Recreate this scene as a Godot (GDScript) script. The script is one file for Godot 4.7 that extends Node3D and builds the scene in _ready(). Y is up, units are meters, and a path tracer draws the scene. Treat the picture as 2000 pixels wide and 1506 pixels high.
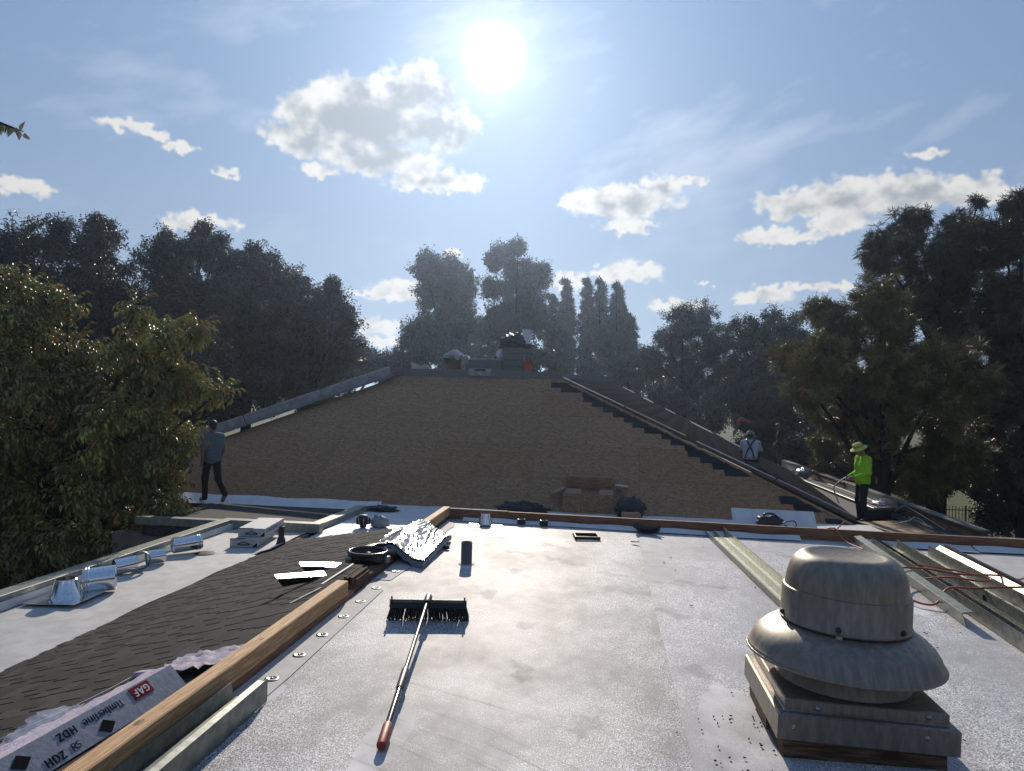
extends Node3D
# Re-roofing job on a church-like hall: camera stands on a white flat roof, looking into the low sun.
# Axes follow the building: x to the right along the ridge's cross direction, -z away along the roof, y up; the flat roof's membrane is y = 0.

const SUN_AZ := -9.0
const SUN_EL := 24.6
var rng := RandomNumberGenerator.new()
var clouds := []
var mats := {}

func _ready():
	rng.seed = 77
	camera_and_light()
	make_materials()
	setting()
	hip_roof()
	near_roof()
	left_lower_roof()
	right_lower_roof()
	roof_objects()
	exhaust_fan()
	metal_channels()
	left_objects()
	back_objects()
	people()
	plants()

# ---------------------------------------------------------------- camera, sky, sun
func camera_and_light():
	var cam := Camera3D.new()
	cam.name = "camera"
	add_child(cam)
	cam.position = Vector3(0, 1.6, 0)
	cam.basis = Basis(Vector3.UP, deg_to_rad(7.0)) * Basis(Vector3.RIGHT, deg_to_rad(0.67)) * Basis(Vector3.BACK, deg_to_rad(1.43))
	cam.fov = 55.02
	cam.near = 0.05
	cam.far = 2000.0
	cam.current = true
	var env := Environment.new()
	env.background_mode = Environment.BG_SKY
	env.sky = Sky.new()
	var pano := PanoramaSkyMaterial.new()
	pano.panorama = sky_picture()
	env.sky.sky_material = pano
	env.background_energy_multiplier = 1.0
	env.tonemap_mode = Environment.TONE_MAPPER_LINEAR
	env.tonemap_exposure = 1.0
	env.sdfgi_enabled = true
	env.ssao_enabled = true
	env.ssil_enabled = true
	env.volumetric_fog_enabled = true
	env.volumetric_fog_density = FOG
	env.volumetric_fog_albedo = Color(0.76, 0.86, 1.0)
	env.volumetric_fog_anisotropy = 0.78
	var we := WorldEnvironment.new()
	we.name = "world_environment"
	we.environment = env
	add_child(we)
	var sun := DirectionalLight3D.new()
	sun.name = "sun"
	sun.light_color = Color(1.0, 0.945, 0.87)
	sun.light_energy = 1.6
	sun.light_angular_distance = 0.55
	sun.shadow_enabled = true
	add_child(sun)
	sun.look_at_from_position(sun_dir() * 50.0, Vector3.ZERO)

const FOG := 0.0008

func sun_dir() -> Vector3:
	var a := deg_to_rad(SUN_AZ)
	var e := deg_to_rad(SUN_EL)
	return Vector3(sin(a) * cos(e), sin(e), -cos(a) * cos(e))

# Air and clouds for every direction: blue air paler towards the horizon, the sun's aureole, backlit cumulus puffs (thin rims bright, thick middles grey) and streaky cirrus.
var n_puff := FastNoiseLite.new()
var n_shade := FastNoiseLite.new()
var n_cirrus := FastNoiseLite.new()

func sky_picture() -> ImageTexture:
	n_puff.seed = 5; n_puff.noise_type = FastNoiseLite.TYPE_SIMPLEX_SMOOTH; n_puff.frequency = 0.16; n_puff.fractal_octaves = 6; n_puff.fractal_gain = 0.55
	n_shade.seed = 9; n_shade.noise_type = FastNoiseLite.TYPE_SIMPLEX_SMOOTH; n_shade.frequency = 0.2; n_shade.fractal_octaves = 4
	n_cirrus.seed = 21; n_cirrus.noise_type = FastNoiseLite.TYPE_SIMPLEX_SMOOTH; n_cirrus.frequency = 0.08; n_cirrus.fractal_octaves = 6; n_cirrus.fractal_gain = 0.6
	clouds += [[-18.5,19.8,5.8,2.9],[-14.7,21.9,3.0,2.1],[-21.5,19.6,3.5,2.1],[-13.0,19.4,2.8,1.9],[-22.9,17.8,2.7,1.4],[-17.7,17.2,4.7,1.5],[-13.7,15.8,3.9,1.0],[-22.2,15.9,1.5,0.5],[-24.4,18.2,1.9,0.8]]
	clouds += [[1.3,14.6,3.9,1.4],[-1.0,14.6,2.4,1.1],[4.0,15.5,1.6,1.1],[1.8,12.9,2.7,0.6],[-2.6,14.5,1.1,0.6],[6.6,16.0,1.0,0.3]]
	clouds += [[13.9,14.0,3.0,1.2],[17.3,14.1,4.0,1.5],[20.8,14.1,3.5,1.5],[24.1,13.9,2.7,1.1],[11.9,11.9,2.3,0.7],[14.0,11.7,1.9,0.5],[16.7,12.4,2.2,0.8],[25.8,13.5,2.0,0.7]]
	clouds += [[2.0,9.4,2.5,0.9],[-0.1,9.5,1.3,0.5],[11.9,7.7,1.9,0.7],[10.2,7.3,0.9,0.3],[15.4,8.2,2.6,0.3],[5.7,6.9,2.1,0.6],[7.4,8.5,0.6,0.2],[-16.0,7.6,2.5,0.9],[-18.1,7.3,1.2,0.3],[-17.3,4.8,1.8,0.9],[-16.9,3.7,2.3,0.4],[-2.8,8.7,1.6,0.8]]
	clouds += [[-35.2,17.2,1.9,0.4],[-31.7,16.4,1.2,0.4],[-33.3,17.0,1.1,0.3],[-40.9,12.4,1.8,0.6],[-41.7,12.7,1.0,0.4],[-29.9,11.7,2.2,0.6],[-30.8,11.3,1.8,0.6],[-28.4,15.1,1.0,0.3],[-11.8,10.6,0.6,0.3],[22.3,16.6,1.2,0.3]]
	var r := RandomNumberGenerator.new()
	r.seed = 31
	for k in 40:   # the same kind of puffs all round the rest of the sky
		var az := r.randf_range(38.0, 322.0)
		var el := r.randf_range(5.0, 24.0)
		var s := r.randf_range(0.5, 1.6) * (0.5 + el / 22.0)
		for j in 3:
			clouds.append([az + r.randf_range(-4, 4) * s, el + r.randf_range(-0.8, 0.8) * s, r.randf_range(1.6, 3.6) * s, r.randf_range(0.8, 1.6) * s])
	var whole := sky_patch(0.0, 360.0, -90.0, 90.0, 1024, 512)   # a panorama begins at -z
	whole.resize(4096, 2048, Image.INTERPOLATE_CUBIC)
	var w := 1024
	var h := 410
	var fine := sky_patch(-45.0, 45.0, -2.0, 34.0, w, h)
	var top := int((90.0 - 34.0) / 180.0 * 2048.0)
	whole.blit_rect(fine, Rect2i(w / 2, 0, w / 2, h), Vector2i(0, top))
	whole.blit_rect(fine, Rect2i(0, 0, w / 2, h), Vector2i(4096 - w / 2, top))
	return ImageTexture.create_from_image(whole)

func sky_patch(az0: float, az1: float, el0: float, el1: float, w: int, h: int) -> Image:
	var thick := PackedFloat32Array()
	thick.resize(w * h)
	var bulk := PackedFloat32Array()
	bulk.resize(w * h)
	for cl in clouds:
		var c: Array = cl.duplicate()
		if c[0] < az0 - 4.0:
			c[0] += 360.0
		var x0: int = clampi(int((c[0] - 1.5 * c[2] - az0) / (az1 - az0) * w), 0, w - 1)
		var x1: int = clampi(int((c[0] + 1.5 * c[2] - az0) / (az1 - az0) * w) + 1, 0, w)
		var y0: int = clampi(int((el1 - c[1] - 1.5 * c[3]) / (el1 - el0) * h), 0, h - 1)
		var y1: int = clampi(int((el1 - c[1] + 1.5 * c[3]) / (el1 - el0) * h) + 1, 0, h)
		for y in range(y0, y1):
			var el_at := el1 - (y + 0.5) / h * (el1 - el0)
			for x in range(x0, x1):
				var az_at := az0 + (x + 0.5) / w * (az1 - az0)
				if az_at > 180.0:
					az_at -= 360.0
				var c_az: float = c[0] - 360.0 if c[0] > 180.0 else c[0]
				var ex: float = (az_at - c_az + 0.7 * n_shade.get_noise_3d(az_at * 5.0, el_at * 6.0, 70.0)) / c[2]
				var ey: float = (el_at - c[1] + 0.55 * n_shade.get_noise_3d(az_at * 5.0, el_at * 6.0, 90.0)) / c[3]
				if ey < 0.0:
					ey *= 1.25   # flatter bases
				var d := 1.0 - sqrt(ex * ex + ey * ey)
				if d > -0.5:
					var i := y * w + x
					thick[i] = maxf(thick[i], d + 0.5)
					bulk[i] = maxf(bulk[i], (d + 0.5 - 0.3 * ey) * clampf(c[3] / 2.4, 0.12, 1.0))
	var data := PackedFloat32Array()
	data.resize(w * h * 3)
	var sd := sun_dir()
	for y in h:
		var el := el1 - (y + 0.5) / h * (el1 - el0)
		var e := deg_to_rad(el)
		var sy := sin(e)
		var cy := cos(e)
		var up := clampf(sy, 0.0, 1.0)
		var t := pow(1.0 - up, 3.5)
		var air := Color(0.095, 0.185, 0.38).lerp(Color(0.37, 0.45, 0.53), t)
		for x in w:
			var az := az0 + (x + 0.5) / w * (az1 - az0)
			var a := deg_to_rad(az)
			var dx := sin(a) * cy
			var dz := -cos(a) * cy
			var cs := clampf(dx * sd.x + sy * sd.y + dz * sd.z, -1.0, 1.0)
			var th := rad_to_deg(acos(cs))
			var glow := 20.0 * exp(-th * th / 0.9) + 0.8 * exp(-th / 1.4) + 0.18 * exp(-th / 8.0)
			var c := air
			var gl := Color(1.0, 0.97, 0.92) * glow + Color(0.64, 0.83, 1.04) * (0.31 * exp(-th / 36.0) + 0.14 * exp(-th / 9.0))
			if el > -4.0:
				# streaky high cloud
				var q: float = n_cirrus.get_noise_3d(az * 0.55 + el * 0.5, el * 2.1 - az * 0.75, 3.0)
				var big: float = n_shade.get_noise_2d(az * 0.22, el * 0.3 + 50.0)
				var ci := clampf(q * 1.5 + big * 1.2 - 0.12, 0.0, 1.0) * clampf((el - 6.0) / 12.0, 0.0, 1.0) * 0.34
				c = c.lerp(Color(0.66, 0.7, 0.74), ci)
				var tk := thick[y * w + x]
				if tk > 0.0:
					var n: float = n_puff.get_noise_3d(az * 2.4, el * 3.2, 1.0)
					var m := tk * 1.4 + n * 0.75 * smoothstep(0.0, 0.5, tk) - 0.46
					if m > 0.0:
						var alpha := smoothstep(0.0, 0.62, m)
						var s: float = n_shade.get_noise_3d(az * 2.0, el * 2.8, 8.0)
						var core := smoothstep(0.15, 1.15, bulk[y * w + x] + s * 0.75 - n * 0.3)
						var near := exp(-th / 10.0)
						var rim := Color(0.76, 0.735, 0.695) * (0.96 + 0.4 * near)
						var body := Color(0.33, 0.355, 0.385)
						c = c.lerp(rim.lerp(body, core), alpha * 0.96)
						gl = gl * (1.0 - 0.55 * alpha)
			var i := (y * w + x) * 3
			data[i] = c.r + gl.r
			data[i + 1] = c.g + gl.g
			data[i + 2] = c.b + gl.b
	return Image.create_from_data(w, h, false, Image.FORMAT_RGBF, data.to_byte_array())

# ---------------------------------------------------------------- nodes
func thing(called: String, label: String, category: String, at := Vector3.ZERO, turn := 0.0, group := "") -> Node3D:
	var o := Node3D.new()
	o.name = called
	add_child(o, true)
	o.position = at
	o.rotation.y = turn
	return tag(o, label, category, group)

func tag(o: Node3D, label := "", category := "", group := "", kind := "") -> Node3D:
	for pair in [["label", label], ["category", category], ["group", group], ["kind", kind]]:
		if pair[1] != "":
			o.set_meta(pair[0], pair[1])
	return o

func obj(called: String, shape, material: Material, parent: Node3D = null) -> MeshInstance3D:
	var o := MeshInstance3D.new()
	o.name = called
	if shape is SurfaceTool:
		shape.generate_normals()
		shape = shape.commit()
	o.mesh = shape
	o.material_override = material
	(parent if parent else self).add_child(o, true)
	return o

func S(smooth := false) -> SurfaceTool:
	var st := SurfaceTool.new()
	st.begin(Mesh.PRIMITIVE_TRIANGLES)
	st.set_smooth_group(0 if smooth else -1)
	return st

func mesh_of(st: SurfaceTool) -> ArrayMesh:
	st.generate_normals()
	return st.commit()

# ---------------------------------------------------------------- shapes
func q(st: SurfaceTool, a: Vector3, b: Vector3, c: Vector3, d: Vector3, out := Vector3.ZERO, off := Vector2.ZERO):
	var u := (b - a).length()
	var v := (d - a).length()
	var uv := [off, off + Vector2(u, 0), off + Vector2(u, v), off + Vector2(0, v)]
	var p := [a, b, c, d]
	var order := [0, 1, 2, 0, 2, 3]
	if out != Vector3.ZERO and (b - a).cross(c - a).dot(out) > 0.0:
		order = [0, 2, 1, 0, 3, 2]
	for i in order:
		st.set_uv(uv[i])
		st.add_vertex(p[i])

func t3(st: SurfaceTool, a: Vector3, b: Vector3, c: Vector3, out := Vector3.ZERO):
	if out != Vector3.ZERO and (b - a).cross(c - a).dot(out) > 0.0:
		var k := b
		b = c
		c = k
	st.set_uv(Vector2.ZERO)
	st.add_vertex(a); st.add_vertex(b); st.add_vertex(c)

func box(st: SurfaceTool, xf: Transform3D, s: Vector3, c := 0.003):
	var h := s * 0.5
	var i := Vector3(h.x - c, h.y - c, h.z - c)
	for ax in 3:
		var b := (ax + 1) % 3
		var d := (ax + 2) % 3
		for sg in [-1.0, 1.0]:
			var p := []
			for k in [[-1, -1], [1, -1], [1, 1], [-1, 1]]:
				var v := Vector3.ZERO
				v[ax] = sg * h[ax]
				v[b] = k[0] * i[b]
				v[d] = k[1] * i[d]
				p.append(xf * v)
			var n := Vector3.ZERO
			n[ax] = sg
			q(st, p[0], p[1], p[2], p[3], xf.basis * n)
			if c > 0.0:
				for sb in [-1.0, 1.0]:   # the edge between this face and the face sb along b
					var e := []
					for k in [[0, -1], [0, 1], [1, 1], [1, -1]]:
						var v := Vector3.ZERO
						v[ax] = sg * (h[ax] if k[0] == 0 else i[ax])
						v[b] = sb * (i[b] if k[0] == 0 else h[b])
						v[d] = k[1] * i[d]
						e.append(xf * v)
					var m := Vector3.ZERO
					m[ax] = sg
					m[b] = sb
					q(st, e[0], e[1], e[2], e[3], xf.basis * m)
	if c > 0.0:
		for sx in [-1.0, 1.0]:
			for sy in [-1.0, 1.0]:
				for sz in [-1.0, 1.0]:
					t3(st, xf * Vector3(sx * h.x, sy * i.y, sz * i.z), xf * Vector3(sx * i.x, sy * h.y, sz * i.z), xf * Vector3(sx * i.x, sy * i.y, sz * h.z), xf.basis * Vector3(sx, sy, sz))

func at(x: float, y: float, z: float, yaw := 0.0, pitch := 0.0, roll := 0.0) -> Transform3D:
	return Transform3D(Basis(Vector3.UP, deg_to_rad(yaw)) * Basis(Vector3.RIGHT, deg_to_rad(pitch)) * Basis(Vector3.BACK, deg_to_rad(roll)), Vector3(x, y, z))

func boxed(called: String, xf: Transform3D, s: Vector3, material: Material, parent: Node3D = null, c := 0.003) -> MeshInstance3D:
	var st := S()
	box(st, Transform3D(), s, c)
	var o := obj(called, st, material, parent)
	o.transform = xf
	return o

# a box whose long axis runs from a to b
func beam(called: String, a: Vector3, b: Vector3, wide: float, high: float, material: Material, parent: Node3D = null, c := 0.004) -> MeshInstance3D:
	var x := (b - a).normalized()
	var z := x.cross(Vector3.UP).normalized()
	var y := z.cross(x).normalized()
	return boxed(called, Transform3D(Basis(x, y, z), (a + b) * 0.5), Vector3((b - a).length(), high, wide), material, parent, c)

func tube(st: SurfaceTool, pts: Array, r, n := 8, caps := true):
	var rings := []
	var side := Vector3.ZERO
	for i in pts.size():
		var d: Vector3 = (pts[mini(i + 1, pts.size() - 1)] - pts[maxi(i - 1, 0)]).normalized()
		if side == Vector3.ZERO:
			side = d.cross(Vector3.UP if absf(d.y) < 0.9 else Vector3.RIGHT).normalized()
		side = (side - d * side.dot(d)).normalized()
		var up := d.cross(side)
		var ring := []
		var rad: float = r[i] if r is Array else r
		for k in n:
			var a := TAU * k / n
			ring.append(pts[i] + (side * cos(a) + up * sin(a)) * rad)
		rings.append(ring)
	for i in rings.size() - 1:
		for k in n:
			var k2 := (k + 1) % n
			var mid: Vector3 = (pts[i] + pts[i + 1]) * 0.5
			q(st, rings[i][k], rings[i][k2], rings[i + 1][k2], rings[i + 1][k], (rings[i][k] + rings[i + 1][k2]) * 0.5 - mid)
	if caps:
		st.set_smooth_group(-1)
		for e in [0, rings.size() - 1]:
			var out: Vector3 = pts[e] - pts[1 if e == 0 else e - 1]
			for k in n:
				t3(st, pts[e], rings[e][k], rings[e][(k + 1) % n], out)
		st.set_smooth_group(0)

# profile points are [radius, height]; a third entry 1 makes a crease there
func lathe(st: SurfaceTool, prof: Array, n := 32, xf := Transform3D()):
	var group := 1
	for i in prof.size() - 1:
		var p: Array = prof[i]
		var p2: Array = prof[i + 1]
		if p.size() > 2:
			group += 1
		st.set_smooth_group(group)
		for k in n:
			var a := TAU * k / n
			var b := TAU * (k + 1) / n
			var ca := Vector3(cos(a), 0, sin(a))
			var cb := Vector3(cos(b), 0, sin(b))
			var out = (ca + cb) * (p2[1] - p[1]) + Vector3.UP * 2.0 * (p[0] - p2[0])
			var v1 = xf * (ca * p[0] + Vector3.UP * p[1])
			var v2 = xf * (cb * p[0] + Vector3.UP * p[1])
			var v3 = xf * (cb * p2[0] + Vector3.UP * p2[1])
			var v4 = xf * (ca * p2[0] + Vector3.UP * p2[1])
			if p[0] < 0.0001:
				t3(st, v1, v3, v4, xf.basis * out)
			elif p2[0] < 0.0001:
				t3(st, v1, v2, v3, xf.basis * out)
			else:
				q(st, v1, v2, v3, v4, xf.basis * out)

# an outline in the x-y plane, pushed along z from 0 to depth
func prism(st: SurfaceTool, poly: Array, depth: float, xf := Transform3D()):
	var p := PackedVector2Array(poly)
	if Geometry2D.is_polygon_clockwise(p):
		p.reverse()
	var ids := Geometry2D.triangulate_polygon(p)
	for z in [0.0, depth]:
		var out := xf.basis * Vector3(0, 0, -1.0 if z == 0.0 else 1.0)
		for i in range(0, ids.size(), 3):
			t3(st, xf * Vector3(p[ids[i]].x, p[ids[i]].y, z), xf * Vector3(p[ids[i + 1]].x, p[ids[i + 1]].y, z), xf * Vector3(p[ids[i + 2]].x, p[ids[i + 2]].y, z), out)
	for i in p.size():
		var a := p[i]
		var b := p[(i + 1) % p.size()]
		q(st, xf * Vector3(a.x, a.y, 0), xf * Vector3(b.x, b.y, 0), xf * Vector3(b.x, b.y, depth), xf * Vector3(a.x, a.y, depth), xf.basis * Vector3(b.y - a.y, a.x - b.x, 0))

# a sheet of nu x nv cells through f(u, v); thick > 0 gives it an underside and edges
func sheet(st: SurfaceTool, nu: int, nv: int, f: Callable, thick := 0.0):
	var p := []
	for j in nv + 1:
		for i in nu + 1:
			p.append(f.call(float(i) / nu, float(j) / nv))
	var down := Vector3(0, -thick, 0)
	for j in nv:
		for i in nu:
			var ids := [j * (nu + 1) + i, j * (nu + 1) + i + 1, (j + 1) * (nu + 1) + i + 1, (j + 1) * (nu + 1) + i]
			var uvs := [Vector2(float(i) / nu, float(j) / nv), Vector2(float(i + 1) / nu, float(j) / nv), Vector2(float(i + 1) / nu, float(j + 1) / nv), Vector2(float(i) / nu, float(j + 1) / nv)]
			var order := [0, 1, 2, 0, 2, 3]
			if (p[ids[1]] - p[ids[0]]).cross(p[ids[2]] - p[ids[0]]).dot(Vector3.UP) > 0.0:
				order = [0, 2, 1, 0, 3, 2]
			for k in order:
				st.set_uv(uvs[k])
				st.add_vertex(p[ids[k]])
			if thick > 0.0:
				q(st, p[ids[0]] + down, p[ids[1]] + down, p[ids[2]] + down, p[ids[3]] + down, Vector3.DOWN)
	if thick > 0.0:
		st.set_smooth_group(-1)
		for i in nu:
			for j in [0, nv]:
				var a: Vector3 = p[j * (nu + 1) + i]
				var b: Vector3 = p[j * (nu + 1) + i + 1]
				q(st, a, b, b + down, a + down)
		for j in nv:
			for i in [0, nu]:
				var a: Vector3 = p[j * (nu + 1) + i]
				var b: Vector3 = p[(j + 1) * (nu + 1) + i]
				q(st, a, b, b + down, a + down)
		st.set_smooth_group(0)

func lettering(words: String, size: float, material: Material, parent: Node3D, xf: Transform3D, face := "Droid Sans", weight := 400) -> MeshInstance3D:
	var tm := TextMesh.new()
	var f := SystemFont.new()
	f.font_names = PackedStringArray([face])
	f.font_weight = weight
	tm.font = f
	tm.text = words
	tm.font_size = 32
	tm.pixel_size = size / 32.0
	tm.depth = 0.0012
	tm.curve_step = 4.0
	var o := obj("lettering", tm, material, parent)
	o.transform = xf
	return o

# ---------------------------------------------------------------- materials
func lin(r: float, g: float, b: float) -> Color:
	return Color(r, g, b).linear_to_srgb()

func mat(c: Color, rough := 0.7, metal := 0.0) -> StandardMaterial3D:
	var m := StandardMaterial3D.new()
	m.albedo_color = c
	m.roughness = rough
	m.metallic = metal
	m.cull_mode = BaseMaterial3D.CULL_DISABLED
	if rough > 0.8 and metal == 0.0:
		m.metallic_specular = 0.25
	return m

func noise_tex(seed_: int, freq: float, from: Color, to: Color, size := 512, kind := FastNoiseLite.TYPE_SIMPLEX_SMOOTH, octaves := 5, lo := 0.25, hi := 0.75) -> NoiseTexture2D:
	var n := FastNoiseLite.new()
	n.seed = seed_
	n.noise_type = kind
	n.frequency = freq
	n.fractal_octaves = octaves
	n.fractal_gain = 0.6
	var t := NoiseTexture2D.new()
	t.width = size
	t.height = size
	t.seamless = true
	t.noise = n
	var g := Gradient.new()
	g.offsets = PackedFloat32Array([lo, hi])
	g.colors = PackedColorArray([from, to])
	t.color_ramp = g
	return t

# two linear colours mottled over one another, tile metres per repeat; bump in centimetres
func mottled(a: Color, b: Color, tile: float, rough: float, metal := 0.0, freq := 0.012, bump := 0.0, seed_ := 3, world := true, stretch := Vector3.ONE) -> StandardMaterial3D:
	var m := mat(Color.WHITE, rough, metal)
	m.albedo_texture = noise_tex(seed_, freq, a, b)
	m.uv1_triplanar = true
	m.uv1_world_triplanar = world
	m.uv1_triplanar_sharpness = 6.0
	m.uv1_scale = stretch / tile
	if bump > 0.0:
		m.heightmap_enabled = true
		m.heightmap_texture = noise_tex(seed_ + 1, freq * 2.0, Color.BLACK, Color.WHITE, 512, FastNoiseLite.TYPE_SIMPLEX_SMOOTH, 4, 0.0, 1.0)
		m.heightmap_scale = bump
	return m

func make_materials():
	# sawn timber: grain along the object's own x axis
	mats.timber = mottled(lin(0.56, 0.35, 0.17), lin(0.36, 0.19, 0.075), 1.0, 0.75, 0.0, 0.012, 0.12, 11, false, Vector3(0.5, 7.0, 7.0))
	mats.timber_red = mottled(lin(0.30, 0.155, 0.08), lin(0.16, 0.075, 0.035), 1.0, 0.75, 0.0, 0.012, 0.12, 12, false, Vector3(0.5, 6.0, 6.0))
	mats.timber_old = mottled(lin(0.17, 0.11, 0.07), lin(0.06, 0.035, 0.022), 1.0, 0.85, 0.0, 0.012, 0.2, 13, false, Vector3(0.6, 6.0, 6.0))
	mats.knot = mat(lin(0.13, 0.06, 0.025), 0.7)
	# single-ply roofing membrane
	mats.white_roof = mottled(lin(0.46, 0.45, 0.43), lin(0.37, 0.365, 0.355), 1.7, 0.62, 0.0, 0.009, 0.08, 21)
	mats.flashing_white = mottled(lin(0.60, 0.60, 0.60), lin(0.52, 0.53, 0.54), 2.0, 0.5, 0.0, 0.008, 0.0, 23)
	mats.base_felt = mottled(lin(0.45, 0.44, 0.42), lin(0.38, 0.37, 0.36), 0.7, 0.8, 0.0, 0.01, 0.0, 24)
	mats.dark_roof = mottled(lin(0.075, 0.075, 0.072), lin(0.04, 0.04, 0.04), 0.9, 0.85, 0.0, 0.02, 0.3, 25)
	# asphalt shingles: coarse granules
	for k in 4:
		var g: float = [0.036, 0.045, 0.055, 0.041][k]
		mats["shingle%d" % k] = mottled(lin(g * 0.55, g * 0.53, g * 0.5), lin(g * 1.55, g * 1.5, g * 1.38), 0.42, 0.9, 0.0, 0.09, 0.22, 31 + k)
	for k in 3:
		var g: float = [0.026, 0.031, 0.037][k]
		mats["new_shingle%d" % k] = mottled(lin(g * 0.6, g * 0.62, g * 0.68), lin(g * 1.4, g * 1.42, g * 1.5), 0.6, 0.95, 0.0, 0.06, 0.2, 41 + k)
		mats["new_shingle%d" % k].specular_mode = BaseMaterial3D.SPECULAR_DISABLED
	# metals
	mats.galvanised = mottled(lin(0.17, 0.185, 0.165), lin(0.26, 0.275, 0.245), 0.6, 0.42, 0.75, 0.015, 0.0, 51)
	mats.bright_steel = mat(lin(0.75, 0.75, 0.74), 0.12, 1.0)
	mats.worn_steel = mottled(lin(0.34, 0.28, 0.2), lin(0.62, 0.58, 0.5), 0.4, 0.6, 0.7, 0.03, 0.0, 52)
	mats.duct_steel = mottled(lin(0.66, 0.68, 0.70), lin(0.8, 0.8, 0.8), 0.4, 0.16, 1.0, 0.02, 0.0, 53)
	mats.spun_aluminium = mottled(lin(0.18, 0.156, 0.128), lin(0.26, 0.228, 0.19), 0.5, 0.46, 0.6, 0.014, 0.0, 55, false, Vector3(1.6, 0.35, 1.6))
	mats.coping = mottled(lin(0.22, 0.235, 0.21), lin(0.34, 0.35, 0.31), 0.8, 0.45, 0.5, 0.015, 0.0, 57)
	mats.hip_metal = mottled(lin(0.2, 0.21, 0.23), lin(0.32, 0.33, 0.35), 1.2, 0.5, 0.3, 0.012, 0.0, 58)
	mats.dark_steel = mat(lin(0.07, 0.064, 0.05), 0.38, 0.6)
	mats.screw = mat(lin(0.3, 0.3, 0.3), 0.3, 0.9)
	# plastics and the like
	mats.black = mat(lin(0.012, 0.012, 0.014), 0.45)
	mats.black_gloss = mat(lin(0.01, 0.01, 0.012), 0.22)
	mats.rubber = mat(lin(0.018, 0.018, 0.02), 0.6)
	mats.pvc = mottled(lin(0.06, 0.075, 0.095), lin(0.085, 0.1, 0.12), 0.3, 0.45, 0.0, 0.02, 0.0, 61)
	mats.red_grip = mottled(lin(0.3, 0.035, 0.018), lin(0.2, 0.02, 0.012), 0.1, 0.5, 0.0, 0.03, 0.05, 62)
	mats.cord = mat(lin(0.36, 0.085, 0.035), 0.5)
	mats.cord_grey = mat(lin(0.28, 0.28, 0.27), 0.5)
	mats.card = mottled(lin(0.5, 0.5, 0.49), lin(0.42, 0.42, 0.42), 0.5, 0.65, 0.0, 0.012, 0.0, 63)
	mats.card_brown = mottled(lin(0.3, 0.2, 0.12), lin(0.24, 0.155, 0.09), 0.3, 0.8, 0.0, 0.02, 0.0, 64)
	mats.print_dark = mat(lin(0.018, 0.018, 0.022), 0.9)
	mats.print_dark.metallic_specular = 0.1
	mats.print_red = mat(lin(0.22, 0.012, 0.014), 0.8)
	mats.print_red.metallic_specular = 0.2
	mats.print_white = mat(lin(0.6, 0.6, 0.6), 0.5)
	mats.wrap = mottled(lin(0.2, 0.215, 0.25), lin(0.29, 0.305, 0.34), 0.4, 0.35, 0.0, 0.015, 0.08, 65)
	mats.wrap_pink = mottled(lin(0.52, 0.42, 0.47), lin(0.62, 0.55, 0.58), 0.25, 0.3, 0.0, 0.015, 0.15, 66)
	var film := mat(Color(0.9, 0.9, 0.95, 0.28), 0.12)
	film.transparency = BaseMaterial3D.TRANSPARENCY_ALPHA
	mats.film = film
	mats.foil = mottled(lin(0.26, 0.26, 0.255), lin(0.36, 0.36, 0.35), 0.35, 0.2, 0.95, 0.03, 0.0, 67)
	mats.foam = mottled(lin(0.2, 0.22, 0.26), lin(0.28, 0.3, 0.33), 0.3, 0.7, 0.0, 0.02, 0.0, 68)
	mats.brick = mottled(lin(0.3, 0.11, 0.07), lin(0.2, 0.07, 0.045), 0.2, 0.85, 0.0, 0.03, 0.2, 69)
	mats.concrete = mottled(lin(0.3, 0.31, 0.26), lin(0.2, 0.21, 0.18), 0.3, 0.85, 0.0, 0.03, 0.2, 70)
	mats.wall = mottled(lin(0.26, 0.22, 0.18), lin(0.2, 0.17, 0.14), 1.5, 0.85, 0.0, 0.01, 0.0, 71)
	mats.mortar = mottled(lin(0.2, 0.19, 0.18), lin(0.13, 0.125, 0.12), 0.6, 0.9, 0.0, 0.03, 0.2, 72)
	mats.lawn = mottled(lin(0.10, 0.105, 0.032), lin(0.05, 0.06, 0.018), 4.0, 0.95, 0.0, 0.01, 0.0, 73)
	mats.iron = mat(lin(0.012, 0.013, 0.014), 0.5, 0.3)
	mats.osb = mat(Color(0.905, 0.91, 0.935), 0.9)
	mats.osb.metallic_specular = 0.25
	mats.osb.albedo_texture = strand_board()
	mats.osb.uv1_scale = Vector3(1 / 1.2, 1 / 1.2, 1)
	for k in [["osb_pale", Color(0.93, 0.935, 0.955)], ["osb_red", Color(0.90, 0.88, 0.895)]]:
		mats[k[0]] = mats.osb.duplicate()
		mats[k[0]].albedo_color = k[1]
	mats.bark = mottled(lin(0.045, 0.035, 0.026), lin(0.02, 0.015, 0.012), 0.5, 0.9, 0.0, 0.03, 0.3, 75)
	mats.dry_leaf = mat(lin(0.25, 0.1, 0.03), 0.7)

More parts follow.
